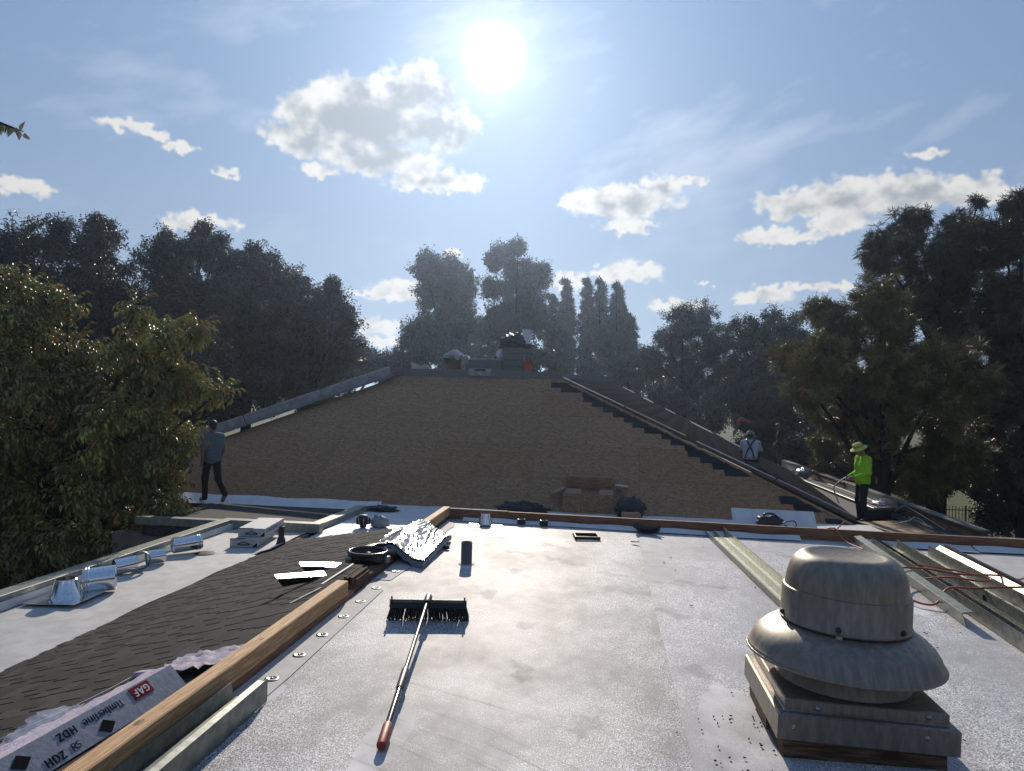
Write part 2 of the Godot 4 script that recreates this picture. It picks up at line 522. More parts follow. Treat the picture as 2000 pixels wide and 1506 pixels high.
# pressed strands of wood, each a flake with its own tone and direction
func strand_board() -> ImageTexture:
	var n := 768
	var b := PackedByteArray()
	b.resize(n * n * 3)
	b.fill(90)
	var r := RandomNumberGenerator.new()
	r.seed = 8
	for k in 5200:
		var cx := r.randi_range(0, n - 1)
		var cy := r.randi_range(0, n - 1)
		var a := r.randf_range(-0.7, 0.7) if r.randf() < 0.5 else r.randf_range(-1.57, 1.57)
		var half_l := r.randf_range(16, 44)
		var half_w := r.randf_range(3, 8)
		var v := pow(r.randf(), 1.4)
		var c := lin(lerpf(0.26, 0.47, v), lerpf(0.155, 0.29, v), lerpf(0.08, 0.16, v))
		var ca := cos(a)
		var sa := sin(a)
		var ex := int(absf(half_l * ca) + absf(half_w * sa))
		var ey := int(absf(half_l * sa) + absf(half_w * ca))
		var cr := int(c.r * 255)
		var cg := int(c.g * 255)
		var cb := int(c.b * 255)
		for y in range(-ey, ey + 1):
			var row := posmod(cy + y, n) * n
			for x in range(-ex, ex + 1):
				if absf(x * ca + y * sa) < half_l and absf(y * ca - x * sa) < half_w:
					var i := (row + posmod(cx + x, n)) * 3
					b[i] = cr
					b[i + 1] = cg
					b[i + 2] = cb
	return ImageTexture.create_from_image(Image.create_from_data(n, n, false, Image.FORMAT_RGB8, b))

# ---------------------------------------------------------------- the setting
func setting():
	var st := S(true)
	sheet(st, 24, 24, func(u, v): return Vector3(lerpf(-400, 400, u), -4.5 + 0.12 * sin(u * 70.0) * cos(v * 50.0), lerpf(300, -500, v)))
	tag(obj("lawn_ground", st, mats.lawn), "", "", "", "structure")
	# iron picket fence on the lawn beyond the right parapet
	var f := thing("picket_fence", "black iron picket fence on the lawn beyond the right parapet", "fence", Vector3(15.2, -4.5, -38.4))
	for k in 4:
		boxed("post", at(k * 2.4, 0.6, 0), Vector3(0.07, 1.3, 0.07), mats.iron, f)
	for y in [0.18, 1.02]:
		boxed("rail", at(3.6, y, 0), Vector3(7.2, 0.04, 0.03), mats.iron, f, 0.0)
	var p := S()
	box(p, Transform3D(), Vector3(0.025, 1.15, 0.025), 0.0)
	var pm := mesh_of(p)
	for k in 48:
		if k % 16 != 0:
			obj("picket", pm, mats.iron, f).position = Vector3(k * 0.15, 0.62, 0)

# a flat outline in a plane given by xf (x, y in the plane, z out of it), thick, with uv in metres
func plate(poly: Array, depth: float, xf: Transform3D, off := Vector2.ZERO) -> SurfaceTool:
	var st := S()
	var p := PackedVector2Array(poly)
	if Geometry2D.is_polygon_clockwise(p):
		p.reverse()
	var ids := Geometry2D.triangulate_polygon(p)
	for z in [0.0, depth]:
		var flip: bool = z > 0.0
		for i in range(0, ids.size(), 3):
			for k in ([0, 2, 1] if flip else [0, 1, 2]):
				var v := p[ids[i + k]]
				st.set_uv(v + off)
				st.add_vertex(xf * Vector3(v.x, v.y, z))
	for i in p.size():
		var a := p[i]
		var b := p[(i + 1) % p.size()]
		q(st, xf * Vector3(a.x, a.y, 0), xf * Vector3(b.x, b.y, 0), xf * Vector3(b.x, b.y, depth), xf * Vector3(a.x, a.y, depth), xf.basis * Vector3(b.y - a.y, a.x - b.x, 0))
	return st

func clipped(rect: Array, outline: PackedVector2Array) -> Array:
	return Geometry2D.intersect_polygons(PackedVector2Array(rect), outline)

const RIDGE_Y := 2.05
const RIDGE_Z := -20.3
const EAVE_Z := -15.9

func front_plane() -> Transform3D:   # x along the eave, y up the front slope, z out of it; origin on the eave line at x = 0
	var y := Vector3(0, 2.95, -4.4).normalized()
	return Transform3D(Basis(Vector3.RIGHT, y, Vector3.RIGHT.cross(y)), Vector3(0, -0.9, EAVE_Z))

func side_plane() -> Transform3D:   # x along the level lines towards the far end, y up the slope, z out
	var n := Vector3(0.3918, 0.9188, 0.0472).normalized()
	var x := Vector3.UP.cross(n).normalized()
	return Transform3D(Basis(x, n.cross(x), n), Vector3(-1.112, 2.054, -20.3))

func hip_roof():
	var b := thing("hall_with_hip_roof", "large hall with a hip roof, its front slope bare brown strand board", "building", Vector3.ZERO)
	var f := front_plane()
	# under-deck of the front slope, then the boards on it
	var outline := PackedVector2Array([Vector2(-12.35, -0.12), Vector2(5.35, -0.12), Vector2(-1.11, 5.297), Vector2(-5.62, 5.297)])
	obj("roof_deck", plate(Array(outline), 0.02, f * Transform3D(Basis(), Vector3(0, 0, -0.034))), mats.timber_old, b)
	for row in 5:
		for col in range(-6, 4):
			var x := col * 2.44 + (1.22 if row % 2 else 0.0) - 0.35
			var y := row * 1.22 - 0.12
			var r := [Vector2(x + 0.003, y + 0.003), Vector2(x + 2.437, y + 0.003), Vector2(x + 2.437, y + 1.217), Vector2(x + 0.003, y + 1.217)]
			for piece in clipped(r, outline):
				obj("strand_board", plate(Array(piece), 0.011, f * Transform3D(Basis(), Vector3(0, 0, rng.randf_range(-0.012, -0.0095))), Vector2(rng.randf() * 3.0, rng.randf() * 3.0)), mats[["osb", "osb_pale", "osb_red"][rng.randi() % 3]], b)
	# dark starter shingles that step down over the board along the right hip
	var wide := 0.5
	for k in 24:
		var v := 5.1 - k * 0.215
		var hip := lerpf(5.35, -1.11, (v + 0.12) / 5.417)
		if rng.randf() < 0.42:
			wide = rng.randf_range(0.05, 0.5)
		var w := wide + rng.randf_range(-0.03, 0.03)
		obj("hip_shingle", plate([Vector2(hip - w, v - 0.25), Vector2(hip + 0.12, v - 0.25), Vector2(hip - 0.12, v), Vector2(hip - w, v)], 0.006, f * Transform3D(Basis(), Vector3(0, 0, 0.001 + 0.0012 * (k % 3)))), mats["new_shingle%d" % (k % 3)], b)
	# right slope: dark courses of shingle
	var s := side_plane()
	var inv := s.affine_inverse()
	var poly := PackedVector2Array()
	for p in [Vector3(-1.11, 2.054, -20.3), Vector3(5.35, -0.9, -16.43), Vector3(5.62, -1.05, -16.3), Vector3(6.9, -0.96, -28.53), Vector3(5.81, -0.47, -28.63), Vector3(0.53, 2.41, -40.84)]:
		var l: Vector3 = inv * p
		poly.append(Vector2(l.x, l.y))
	obj("roof_deck", plate(Array(poly), 0.02, s * Transform3D(Basis(), Vector3(0, 0, -0.022))), mats.timber_old, b)
	var low := 0.0
	var high := 0.0
	for p in poly:
		low = minf(low, p.y)
		high = maxf(high, p.y)
	var n := int((high - low) / 0.16) + 1
	for k in n:
		var y := low + k * 0.16
		for piece in clipped([Vector2(-10, y), Vector2(40, y), Vector2(40, y + 0.162), Vector2(-10, y + 0.162)], poly):
			var tilt := Transform3D(Basis(Vector3.RIGHT, -0.03), Vector3(0, y, 0.005)) * Transform3D(Basis(), Vector3(0, -y, 0))
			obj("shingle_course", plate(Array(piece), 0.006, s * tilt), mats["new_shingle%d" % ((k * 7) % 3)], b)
	# grey underlay patches left along the far edge of the right slope
	for pr in [[0.1, 0.2, 0.55], [0.28, 0.36, 0.7], [0.45, 0.52, 0.6], [0.62, 0.75, 0.8], [0.82, 0.93, 0.55]]:
		var a := Vector3(0.53, 2.41, -40.84).lerp(Vector3(5.81, -0.47, -28.63), pr[0])
		var c := Vector3(0.53, 2.41, -40.84).lerp(Vector3(5.81, -0.47, -28.63), pr[1])
		var la: Vector3 = inv * a
		var lc: Vector3 = inv * c
		obj("underlay_patch", plate([Vector2(la.x, la.y), Vector2(lc.x, lc.y), Vector2(lc.x - pr[2] * 2.2, lc.y - 0.1), Vector2(la.x - pr[2] * 2.2, la.y - 0.1)], 0.004, s * Transform3D(Basis(), Vector3(0, 0, 0.016))), mats.hip_metal, b)
	# pale strip lying along the right hip
	var h0 := Vector3(-1.11, 2.10, -20.3)
	var h1 := Vector3(5.6, -0.93, -16.28)
	for k in 4:
		beam("hip_strip", h0.lerp(h1, k * 0.25 + 0.004) + Vector3(0, 0.012 * (k % 2), 0), h0.lerp(h1, k * 0.25 + 0.247 - 0.03 * (k % 2)) + Vector3(0, 0.01, 0), 0.06, 0.022, mats.hip_metal if k != 1 else mats.card_brown, b)
	# left slope and rear
	var deck := S()
	q(deck, Vector3(-12.35, -0.95, -15.85), Vector3(-5.62, 2.06, -20.3), Vector3(-5.7, 2.4, -40.8), Vector3(-12.6, -0.95, -40.8), Vector3(-1, 1, 0))
	q(deck, Vector3(-5.62, 2.03, -20.34), Vector3(-1.13, 2.03, -20.34), Vector3(0.5, 2.37, -40.8), Vector3(-5.7, 2.37, -40.8), Vector3.UP)
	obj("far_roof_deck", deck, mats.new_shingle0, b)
	# grey metal bands along the left hip, in lengths
	var l0 := Vector3(-5.62, 2.13, -20.3)
	var l1 := Vector3(-12.35, -0.82, -15.85)
	for k in 4:
		var a := l0.lerp(l1, 0.03 + k * 0.24)
		var c := l0.lerp(l1, 0.03 + k * 0.24 + 0.237)
		beam("hip_flashing", a + Vector3(0, 0.02, 0), c + Vector3(0, 0.02, 0), 0.34, 0.02, mats.mortar, b)
		beam("hip_flashing", a + Vector3(-0.12, 0.13, -0.12), c + Vector3(-0.12, 0.13, -0.12), 0.05, 0.26, mats.hip_metal, b)
	# the low kerb round the flat top, in pieces
	for r in [[-5.6, -3.5, 0.0], [-3.5, -2.2, 0.012], [-2.2, -1.1, -0.01]]:
		boxed("ridge_board", at((r[0] + r[1]) * 0.5, 2.13 + r[2], RIDGE_Z - 0.05 + r[2]), Vector3(r[1] - r[0] - 0.006, 0.24, 0.14), mats.mortar, b)
	boxed("ridge_board", at(-5.93, 2.2, RIDGE_Z - 0.1, 0, 0, 0.5), Vector3(0.62, 0.13, 0.3), mats.mortar, b)
	boxed("ridge_board", at(-0.7, 2.43, -34.0, 0, 0, -1.5), Vector3(2.4, 0.24, 0.5), mats.mortar, b)
	boxed("ridge_kerb_plate", at(-3.4, 2.19, RIDGE_Z + 0.04), Vector3(0.62, 0.2, 0.05), mats.hip_metal, b)
	boxed("ridge_kerb_slot", at(-3.38, 2.245, RIDGE_Z + 0.068), Vector3(0.3, 0.06, 0.012), mats.black, b)
	# walls under the eaves
	boxed("front_wall", at(-3.5, -2.8, -16.6), Vector3(17.4, 3.5, 0.3), mats.wall, b)
	boxed("right_wall", at(5.4, -2.8, -26.5), Vector3(0.3, 3.5, 19.4), mats.wall, b)
	boxed("left_wall", at(-12.2, -2.8, -28.6), Vector3(0.3, 3.5, 24), mats.wall, b)

# ---------------------------------------------------------------- the roof we stand on
# Dew on a membrane: fine droplets, their sparkle painted into the colour as random grain, wiped patches, broom streaks and boot prints (print marks of dry rubber tread). Metres: x0..x1 by z0..z1.
func dew_material(x0: float, x1: float, z0: float, z1: float, w: int, h: int, wet: float, seed_: int, prints: Array, streaks: Array, bare: Array) -> StandardMaterial3D:
	var layers := []
	for k in [[0.004, 4], [0.02, 4], [0.33, 2]]:
		var n := FastNoiseLite.new()
		n.seed = seed_ + layers.size()
		n.frequency = k[0]
		n.fractal_octaves = k[1]
		n.noise_type = FastNoiseLite.TYPE_SIMPLEX_SMOOTH
		layers.append(n.get_image(w, h, false, false, true).get_data())
	var big: PackedByteArray = layers[0]
	var mid: PackedByteArray = layers[1]
	var fine: PackedByteArray = layers[2]
	var mark := PackedFloat32Array()   # wet tread marks and wiped streaks
	mark.resize(w * h)
	var dew := PackedFloat32Array()
	dew.resize(w * h)
	for i in w * h:
		dew[i] = clampf(wet + (big[i] - 128) * 0.0035 + (mid[i] - 128) * 0.0016, 0.0, 1.0)
	var sx := w / (x1 - x0)
	var sz := h / (z1 - z0)
	for p in prints:   # x, z, angle, length, width, strength
		var ca := cos(deg_to_rad(p[2]))
		var sa := sin(deg_to_rad(p[2]))
		for y in range(maxi(0, int((p[1] - p[3] - z0) * sz)), mini(h, int((p[1] + p[3] - z0) * sz))):
			for x in range(maxi(0, int((p[0] - p[3] - x0) * sx)), mini(w, int((p[0] + p[3] - x0) * sx))):
				var ux = x / sx + x0 - p[0]
				var uz = y / sz + z0 - p[1]
				var a = (ux * sa + uz * ca) / (p[3] * 0.5)
				var b = (ux * ca - uz * sa) / (p[4] * 0.5 * (0.8 + 0.2 * cos(a * 3.0)))
				var d := 1.0 - maxf(absf(a), absf(b)) - (mid[y * w + x] - 128) * 0.006
				if d > 0.0:
					var bar := 1.0 if fmod(absf(a) * p[3] * 28.0 + (mid[y * w + x]) * 0.02, 1.0) < 0.66 else 0.35
					dew[y * w + x] *= 1.0 - p[5] * bar * minf(1.0, d * 5.0)
					mark[y * w + x] = maxf(mark[y * w + x], p[5] * bar * minf(1.0, d * 3.0) * (1.0 if fine[y * w + x] > 118 else 0.3))
	for s in streaks:   # x, z, angle, length, width, change
		var ca := cos(deg_to_rad(s[2]))
		var sa := sin(deg_to_rad(s[2]))
		var steps := int(s[3] * sx * 1.5)
		for k in steps:
			var t = (float(k) / steps - 0.5) * s[3]
			var bend = t * t * 0.12
			var px := int((s[0] + t * ca - bend * sa - x0) * sx)
			var pz := int((s[1] + t * sa + bend * ca - z0) * sz)
			var half := int(maxf(1.0, s[4] * sz * 0.5))
			for o in range(-half, half + 1):
				if px >= 0 and px < w and pz + o >= 0 and pz + o < h and fine[(pz + o) * w + px] > 90:
					mark[(pz + o) * w + px] -= s[5] * 0.95 * (1.0 - absf(float(k) / steps - 0.5) * 1.8)
					dew[(pz + o) * w + px] = clampf(dew[(pz + o) * w + px] + s[5] * (1.0 - absf(float(k) / steps - 0.5) * 1.8), 0.0, 1.0)
	for c in bare:   # bare rings of primer round a pipe and the like: x, z, radius x, radius z
		for y in range(maxi(0, int((c[1] - c[3] - z0) * sz)), mini(h, int((c[1] + c[3] - z0) * sz) + 1)):
			for x in range(maxi(0, int((c[0] - c[2] - x0) * sx)), mini(w, int((c[0] + c[2] - x0) * sx) + 1)):
				var ux: float = (x / sx + x0 - c[0]) / c[2]
				var uz: float = (y / sz + z0 - c[1]) / c[3]
				if ux * ux + uz * uz < 1.0 + (mid[y * w + x] - 128) * 0.002:
					dew[y * w + x] = 0.0
	var col := PackedByteArray()
	col.resize(w * h * 3)
	var rough := PackedByteArray()
	rough.resize(w * h)
	var tall := PackedByteArray()
	tall.resize(w * h)
	var r := RandomNumberGenerator.new()
	r.seed = seed_
	for i in w * h:
		var d := dew[i]
		var g := (fine[i] - 128) * 0.45 + r.randf_range(-115.0, 115.0)
		var v := 161.0 + (big[i] - 128) * 0.24 + (mid[i] - 128) * 0.14 - d * 10.0 + (1.0 - d) * (1.0 - d) * 24.0 - clampf(mark[i], -0.6, 1.0) * 56.0 + g * (0.14 + d * 0.95)
		col[i * 3] = clampi(int(v * 1.0), 8, 246)
		col[i * 3 + 1] = clampi(int(v * 0.997), 8, 246)
		col[i * 3 + 2] = clampi(int(v * 1.005), 8, 246)
		rough[i] = clampi(int(176.0 - d * 16.0 + g * 0.3), 30, 250)
		tall[i] = clampi(int(128.0 + g * (0.12 + d * 0.8)), 0, 255)
	var m := mat(Color.WHITE, 1.0)
	m.albedo_texture = ImageTexture.create_from_image(Image.create_from_data(w, h, false, Image.FORMAT_RGB8, col))
	m.roughness_texture = ImageTexture.create_from_image(Image.create_from_data(w, h, false, Image.FORMAT_L8, rough))
	m.roughness_texture_channel = BaseMaterial3D.TEXTURE_CHANNEL_RED
	m.heightmap_enabled = true
	m.heightmap_texture = ImageTexture.create_from_image(Image.create_from_data(w, h, false, Image.FORMAT_L8, tall))
	m.heightmap_scale = 0.12
	m.metallic_specular = 0.3
	return m

func near_roof():
	var b := thing("flat_roof_building", "building under the white dewy flat roof in the foreground", "building")
	var wave := FastNoiseLite.new()
	wave.frequency = 0.6
	wave.seed = 4
	var prints := [[-0.88, -7.48, 70, 0.3, 0.12, 0.9], [-0.76, -6.69, 20, 0.3, 0.13, 0.95], [-0.86, -5.88, 5, 0.3, 0.13, 0.8], [-0.48, -5.15, -30, 0.32, 0.13, 0.95], [-0.42, -4.27, 10, 0.32, 0.14, 0.95], [-0.06, -3.65, -18, 0.34, 0.15, 0.95], [-0.5, -7.9, 60, 0.42, 0.16, 0.8], [-0.36, -7.2, 50, 0.44, 0.16, 0.9], [0.1, -6.75, 60, 0.42, 0.15, 0.8], [-1.53, -8.62, 80, 0.5, 0.1, 0.95], [-1.16, -8.18, 84, 0.5, 0.08, 0.95], [0.25, -6.2, 70, 0.4, 0.2, 0.5]]
	var streaks := []
	for k in 46:
		streaks.append([rng.randf_range(-1.0, -0.1), rng.randf_range(-4.1, -2.7), rng.randf_range(22, 40), rng.randf_range(0.3, 0.9), rng.randf_range(0.006, 0.02), rng.randf_range(-0.55, 0.3)])
	for k in 14:
		streaks.append([rng.randf_range(-1.2, 0.2), rng.randf_range(-6.5, -4.2), rng.randf_range(-20, 10), rng.randf_range(0.2, 0.5), 0.012, rng.randf_range(-0.4, 0.2)])
	var bare := [[-1.25, -6.83, 0.16, 0.16], [-0.6, -8.98, 0.22, 0.12], [-0.96, -3.35, 0.1, 0.42], [-1.78, -3.72, 0.14, 0.2]]
	var dewy := dew_material(-1.9, 0.43, -9.3, -1.3, 768, 2000, 0.86, 5, prints, streaks, bare)
	var streaks2 := []
	for k in 30:
		streaks2.append([rng.randf_range(0.4, 2.8), rng.randf_range(-8.8, -2.4), rng.randf_range(-50, 50), rng.randf_range(0.3, 1.3), rng.randf_range(0.008, 0.05), rng.randf_range(-0.5, 0.3)])
	var half_dry := dew_material(0.4, 2.9, -9.3, -1.3, 640, 1600, 0.30, 15, [[0.62, -5.6, 60, 0.5, 0.2, 0.9], [0.75, -6.6, 80, 0.6, 0.2, 0.9], [0.58, -4.5, 20, 0.3, 0.14, 0.9], [0.6, -3.0, 20, 0.3, 0.14, 0.9], [1.75, -8.2, 80, 0.5, 0.1, 0.7], [2.1, -7.9, 60, 0.7, 0.08, 0.6], [2.4, -8.3, 85, 0.4, 0.1, 0.7], [2.0, -7.2, 75, 0.8, 0.06, 0.5], [2.3, -4.2, 120, 0.5, 0.05, 0.6]], streaks2, [[0.7, -3.75, 0.19, 0.55], [1.6, -5.0, 0.3, 0.3], [2.3, -6.2, 0.35, 0.2]])
	var rows := [[-1.9, 0.43, -9.3, -1.3, 0.0, dewy], [0.40, 2.9, -9.28, -1.3, -0.004, half_dry], [2.87, 8.5, -9.2, 4.0, -0.008, mats.white_roof], [-1.9, 2.9, -1.32, 4.0, -0.012, mats.white_roof]]
	for r in rows:
		var st := S(true)
		sheet(st, 30, 60, func(u, v):
			var x := lerpf(r[0], r[1], u)
			var z := lerpf(r[2], r[3], v)
			return Vector3(x, r[4] + 0.003 * wave.get_noise_2d(x * 2.0, z * 2.0), z), 0.003)
		obj("membrane_sheet", st, r[5], b)
	boxed("roof_slab", at(3.3, -0.32, -2.7, 0), Vector3(10.38, 0.56, 13.1), mats.wall, b)
	boxed("right_wall", at(8.4, -2.6, -2.6), Vector3(0.3, 4.0, 13.0), mats.wall, b)
	boxed("back_wall", at(3.2, -2.6, -9.0), Vector3(10.2, 4.0, 0.3), mats.wall, b)
	# timber kerbs: left, in two layers, with a gap; back, in two lengths
	beam("kerb_timber", Vector3(-1.93, 0.02, 1.5), Vector3(-1.93, 0.02, -5.6), 0.088, 0.05, mats.timber_red, b)
	var top := beam("kerb_timber", Vector3(-1.928, 0.101, 1.5), Vector3(-1.928, 0.101, -5.45), 0.092, 0.108, mats.timber, b, 0.006)
	for kn in [[-1.05, 0.02, 0.016], [-0.35, -0.02, 0.02], [0.42, 0.025, 0.014], [1.0, -0.01, 0.02], [2.1, 0.015, 0.012], [-2.2, 0.02, 0.015]]:
		var st := S(true)
		lathe(st, [[0.0, 0.0012], [kn[2] * 0.7, 0.001], [kn[2], 0.0]], 12, Transform3D(Basis().scaled(Vector3(1.7, 1, 0.8)), Vector3(kn[0], 0.0542, kn[1])))
		obj("knot", st, mats.knot, top)
	beam("kerb_timber", Vector3(-1.95, 0.03, -5.62), Vector3(-1.95, 0.03, -9.3), 0.1, 0.07, mats.timber_old, b)
	# splintered stub end
	var stub := S()
	for k in 6:
		box(stub, at(-1.985 + k * 0.016, 0.085 + 0.01 * sin(k * 2.3), -5.84 + 0.02 * cos(k * 1.7), 0, 0, 0), Vector3(0.0155, 0.07 + 0.015 * cos(k * 3.1), 0.34 + 0.03 * sin(k * 1.9)), 0.003)
	obj("kerb_stub", stub, mats.timber_old, b)
	beam("kerb_timber", Vector3(-1.94, 0.105, -7.5), Vector3(-1.93, 0.1, -9.25), 0.09, 0.11, mats.timber, b, 0.006)
	beam("kerb_timber", Vector3(-1.97, 0.06, -9.27), Vector3(-1.14, 0.062, -9.22), 0.045, 0.145, mats.timber_red, b, 0.004)
	beam("kerb_timber", Vector3(-1.137, 0.056, -9.215), Vector3(8.3, 0.06, -8.65), 0.045, 0.145, mats.timber_red, b, 0.004)
	# grey base felt shows between the kerb and the dewy sheet
	for r in [[-1.88, -1.70, -2.0, -5.9, 0.1], [-1.88, -1.72, -6.1, -7.0, 0.35], [-1.88, -1.74, -8.3, -9.1, 0.2]]:
		var st := S()
		var c: float = r[4]
		var poly := [Vector2(r[0], r[2]), Vector2(r[1] - 0.02, r[2]), Vector2(r[1] + 0.015, (r[2] + r[3]) * 0.5), Vector2(r[1] - 0.01, r[3] + c), Vector2(r[0], r[3])]
		obj("felt_strip", plate(poly, 0.001, Transform3D(Basis(Vector3.RIGHT, Vector3.BACK, Vector3.UP), Vector3(0, 0.0045, 0))), mats.base_felt, b)
	# loose edges of the sheet lying against the foot of the back kerb
	for r in [[-1.7, 0.5, 0.1], [0.52, 2.3, 0.13], [2.9, 4.1, 0.2], [4.12, 7.5, 0.16]]:
		var st := S(true)
		sheet(st, 24, 3, func(u, v):
			var x := lerpf(r[0], r[1], u)
			return Vector3(x, 0.010 + 0.035 * v * v + 0.006 * sin(x * 9.0) * v, -9.22 + 0.06 * (x + 1.9) + 0.03 + lerpf(r[2] + 0.02 * sin(x * 5.0), 0.0, v)), 0.002)
		obj("sheet_edge", st, mats.flashing_white, b)
	shingle_slope(b)

func slope_y(x: float) -> float:
	return 0.2903 * (x + 2.0)

func slope_frame(x: float, z: float, lift := 0.0) -> Transform3D:   # on the shingle slope: x down the slope, y out of it, z as the world's
	var n := Vector3(-0.2903, 1.0, 0.0).normalized()
	var d := Vector3(-1.0, -0.2903, 0.0).normalized()
	return Transform3D(Basis(d, n, d.cross(n)), Vector3(x, slope_y(x), z) + n * lift)

func shingle_slope(b: Node3D):
	var far := func(x): return -8.75 + 0.903 * (x + 2.0)
	var deck := S()
	q(deck, Vector3(-1.99, slope_y(-1.99) - 0.01, far.call(-1.99)), Vector3(-5.12, slope_y(-5.12) - 0.01, far.call(-5.12)), Vector3(-5.12, slope_y(-5.12) - 0.01, 2.0), Vector3(-1.99, slope_y(-1.99) - 0.01, 2.0), Vector3.UP)
	q(deck, Vector3(-1.99, -0.013, far.call(-1.99)), Vector3(-5.12, slope_y(-5.12) - 0.01, far.call(-5.12)), Vector3(-5.12, -2.0, far.call(-5.12)), Vector3(-1.99, -2.0, far.call(-1.99)), Vector3.FORWARD)
	obj("roof_deck", deck, mats.timber_old, b)
	var expo := 0.146
	var tabs := {}
	var spots := []
	for w in [9, 12, 15, 18, 21, 24, 28]:
		for tone in 4:
			var st := S()
			# a laminated tab: thin at the top, 7 mm thick at its lower edge and sides
			var hw: float = w * 0.005
			var p := [Vector3(0, 0.001, -hw), Vector3(expo + 0.004, 0.008, -hw * 1.12), Vector3(expo + 0.004, 0.008, hw * 1.12), Vector3(0, 0.001, hw)]
			var down := Vector3(0, -0.008, 0)
			q(st, p[0], p[1], p[2], p[3], Vector3.UP)
			q(st, p[1], p[2], p[2] + down, p[1] + down, Vector3.RIGHT)
			q(st, p[0], p[1], p[1] + down, p[0] + down, Vector3.FORWARD)
			q(st, p[3], p[2], p[2] + down, p[3] + down, Vector3.BACK)
			tabs["%d_%d" % [w, tone]] = mesh_of(st)
	var courses := []
	for k in 22:
		var x0 := -2.0 - k * expo * 0.96
		var x1 := -2.0 - (k + 1) * expo * 0.96
		var st := S()
		var z0: float = far.call(x1) + rng.randf_range(-0.06, 0.03)
		var up := Vector3(-0.279, 0.96, 0)
		var a := Vector3(x0, slope_y(x0), 1.8)
		var c := Vector3(x1, slope_y(x1), 1.8) + up * 0.006
		var a2 := Vector3(a.x, a.y, z0)
		var c2 := Vector3(c.x, c.y, z0)
		q(st, a, c, c2, a2, Vector3.UP)
		q(st, c, c2, c2 - up * 0.008, c - up * 0.008, Vector3.LEFT)
		q(st, a2, c2, c2 - up * 0.01, a2 - up * 0.01, Vector3.FORWARD)
		courses.append(obj("shingle_course", st, mats["shingle%d" % (k % 4)], b))
		var z := 1.2 - rng.randf() * 0.2
		while z > z0 + 0.3:
			var w: int = [9, 12, 15, 18, 21, 24, 28][rng.randi() % 7]
			z -= w * 0.01
			spots.append([k, w, rng.randi() % 4, x0, z + w * 0.005, Vector3(x0, slope_y(x0), z).distance_to(Vector3(0, 1.6, 0)) + (100.0 if z > -2.2 else 0.0)])
			z -= rng.randf_range(0.03, 0.2)
	spots.sort_custom(func(a, c): return a[5] < c[5])
	var rest := {}
	for i in spots.size():
		var s: Array = spots[i]
		var xf := slope_frame(s[3], s[4], 0.002)
		var m: Mesh = tabs["%d_%d" % [s[1], s[2]]]
		if i < 290:
			obj("shingle_tab", m, mats["shingle%d" % s[2]], courses[s[0]]).transform = xf
		else:
			if not rest.has(s[2]):
				rest[s[2]] = SurfaceTool.new()
			rest[s[2]].append_from(m, 0, xf)
	for tone in rest:
		tag(obj("shingle_tabs", rest[tone].commit(), mats["shingle%d" % tone], b), "", "", "", "stuff")

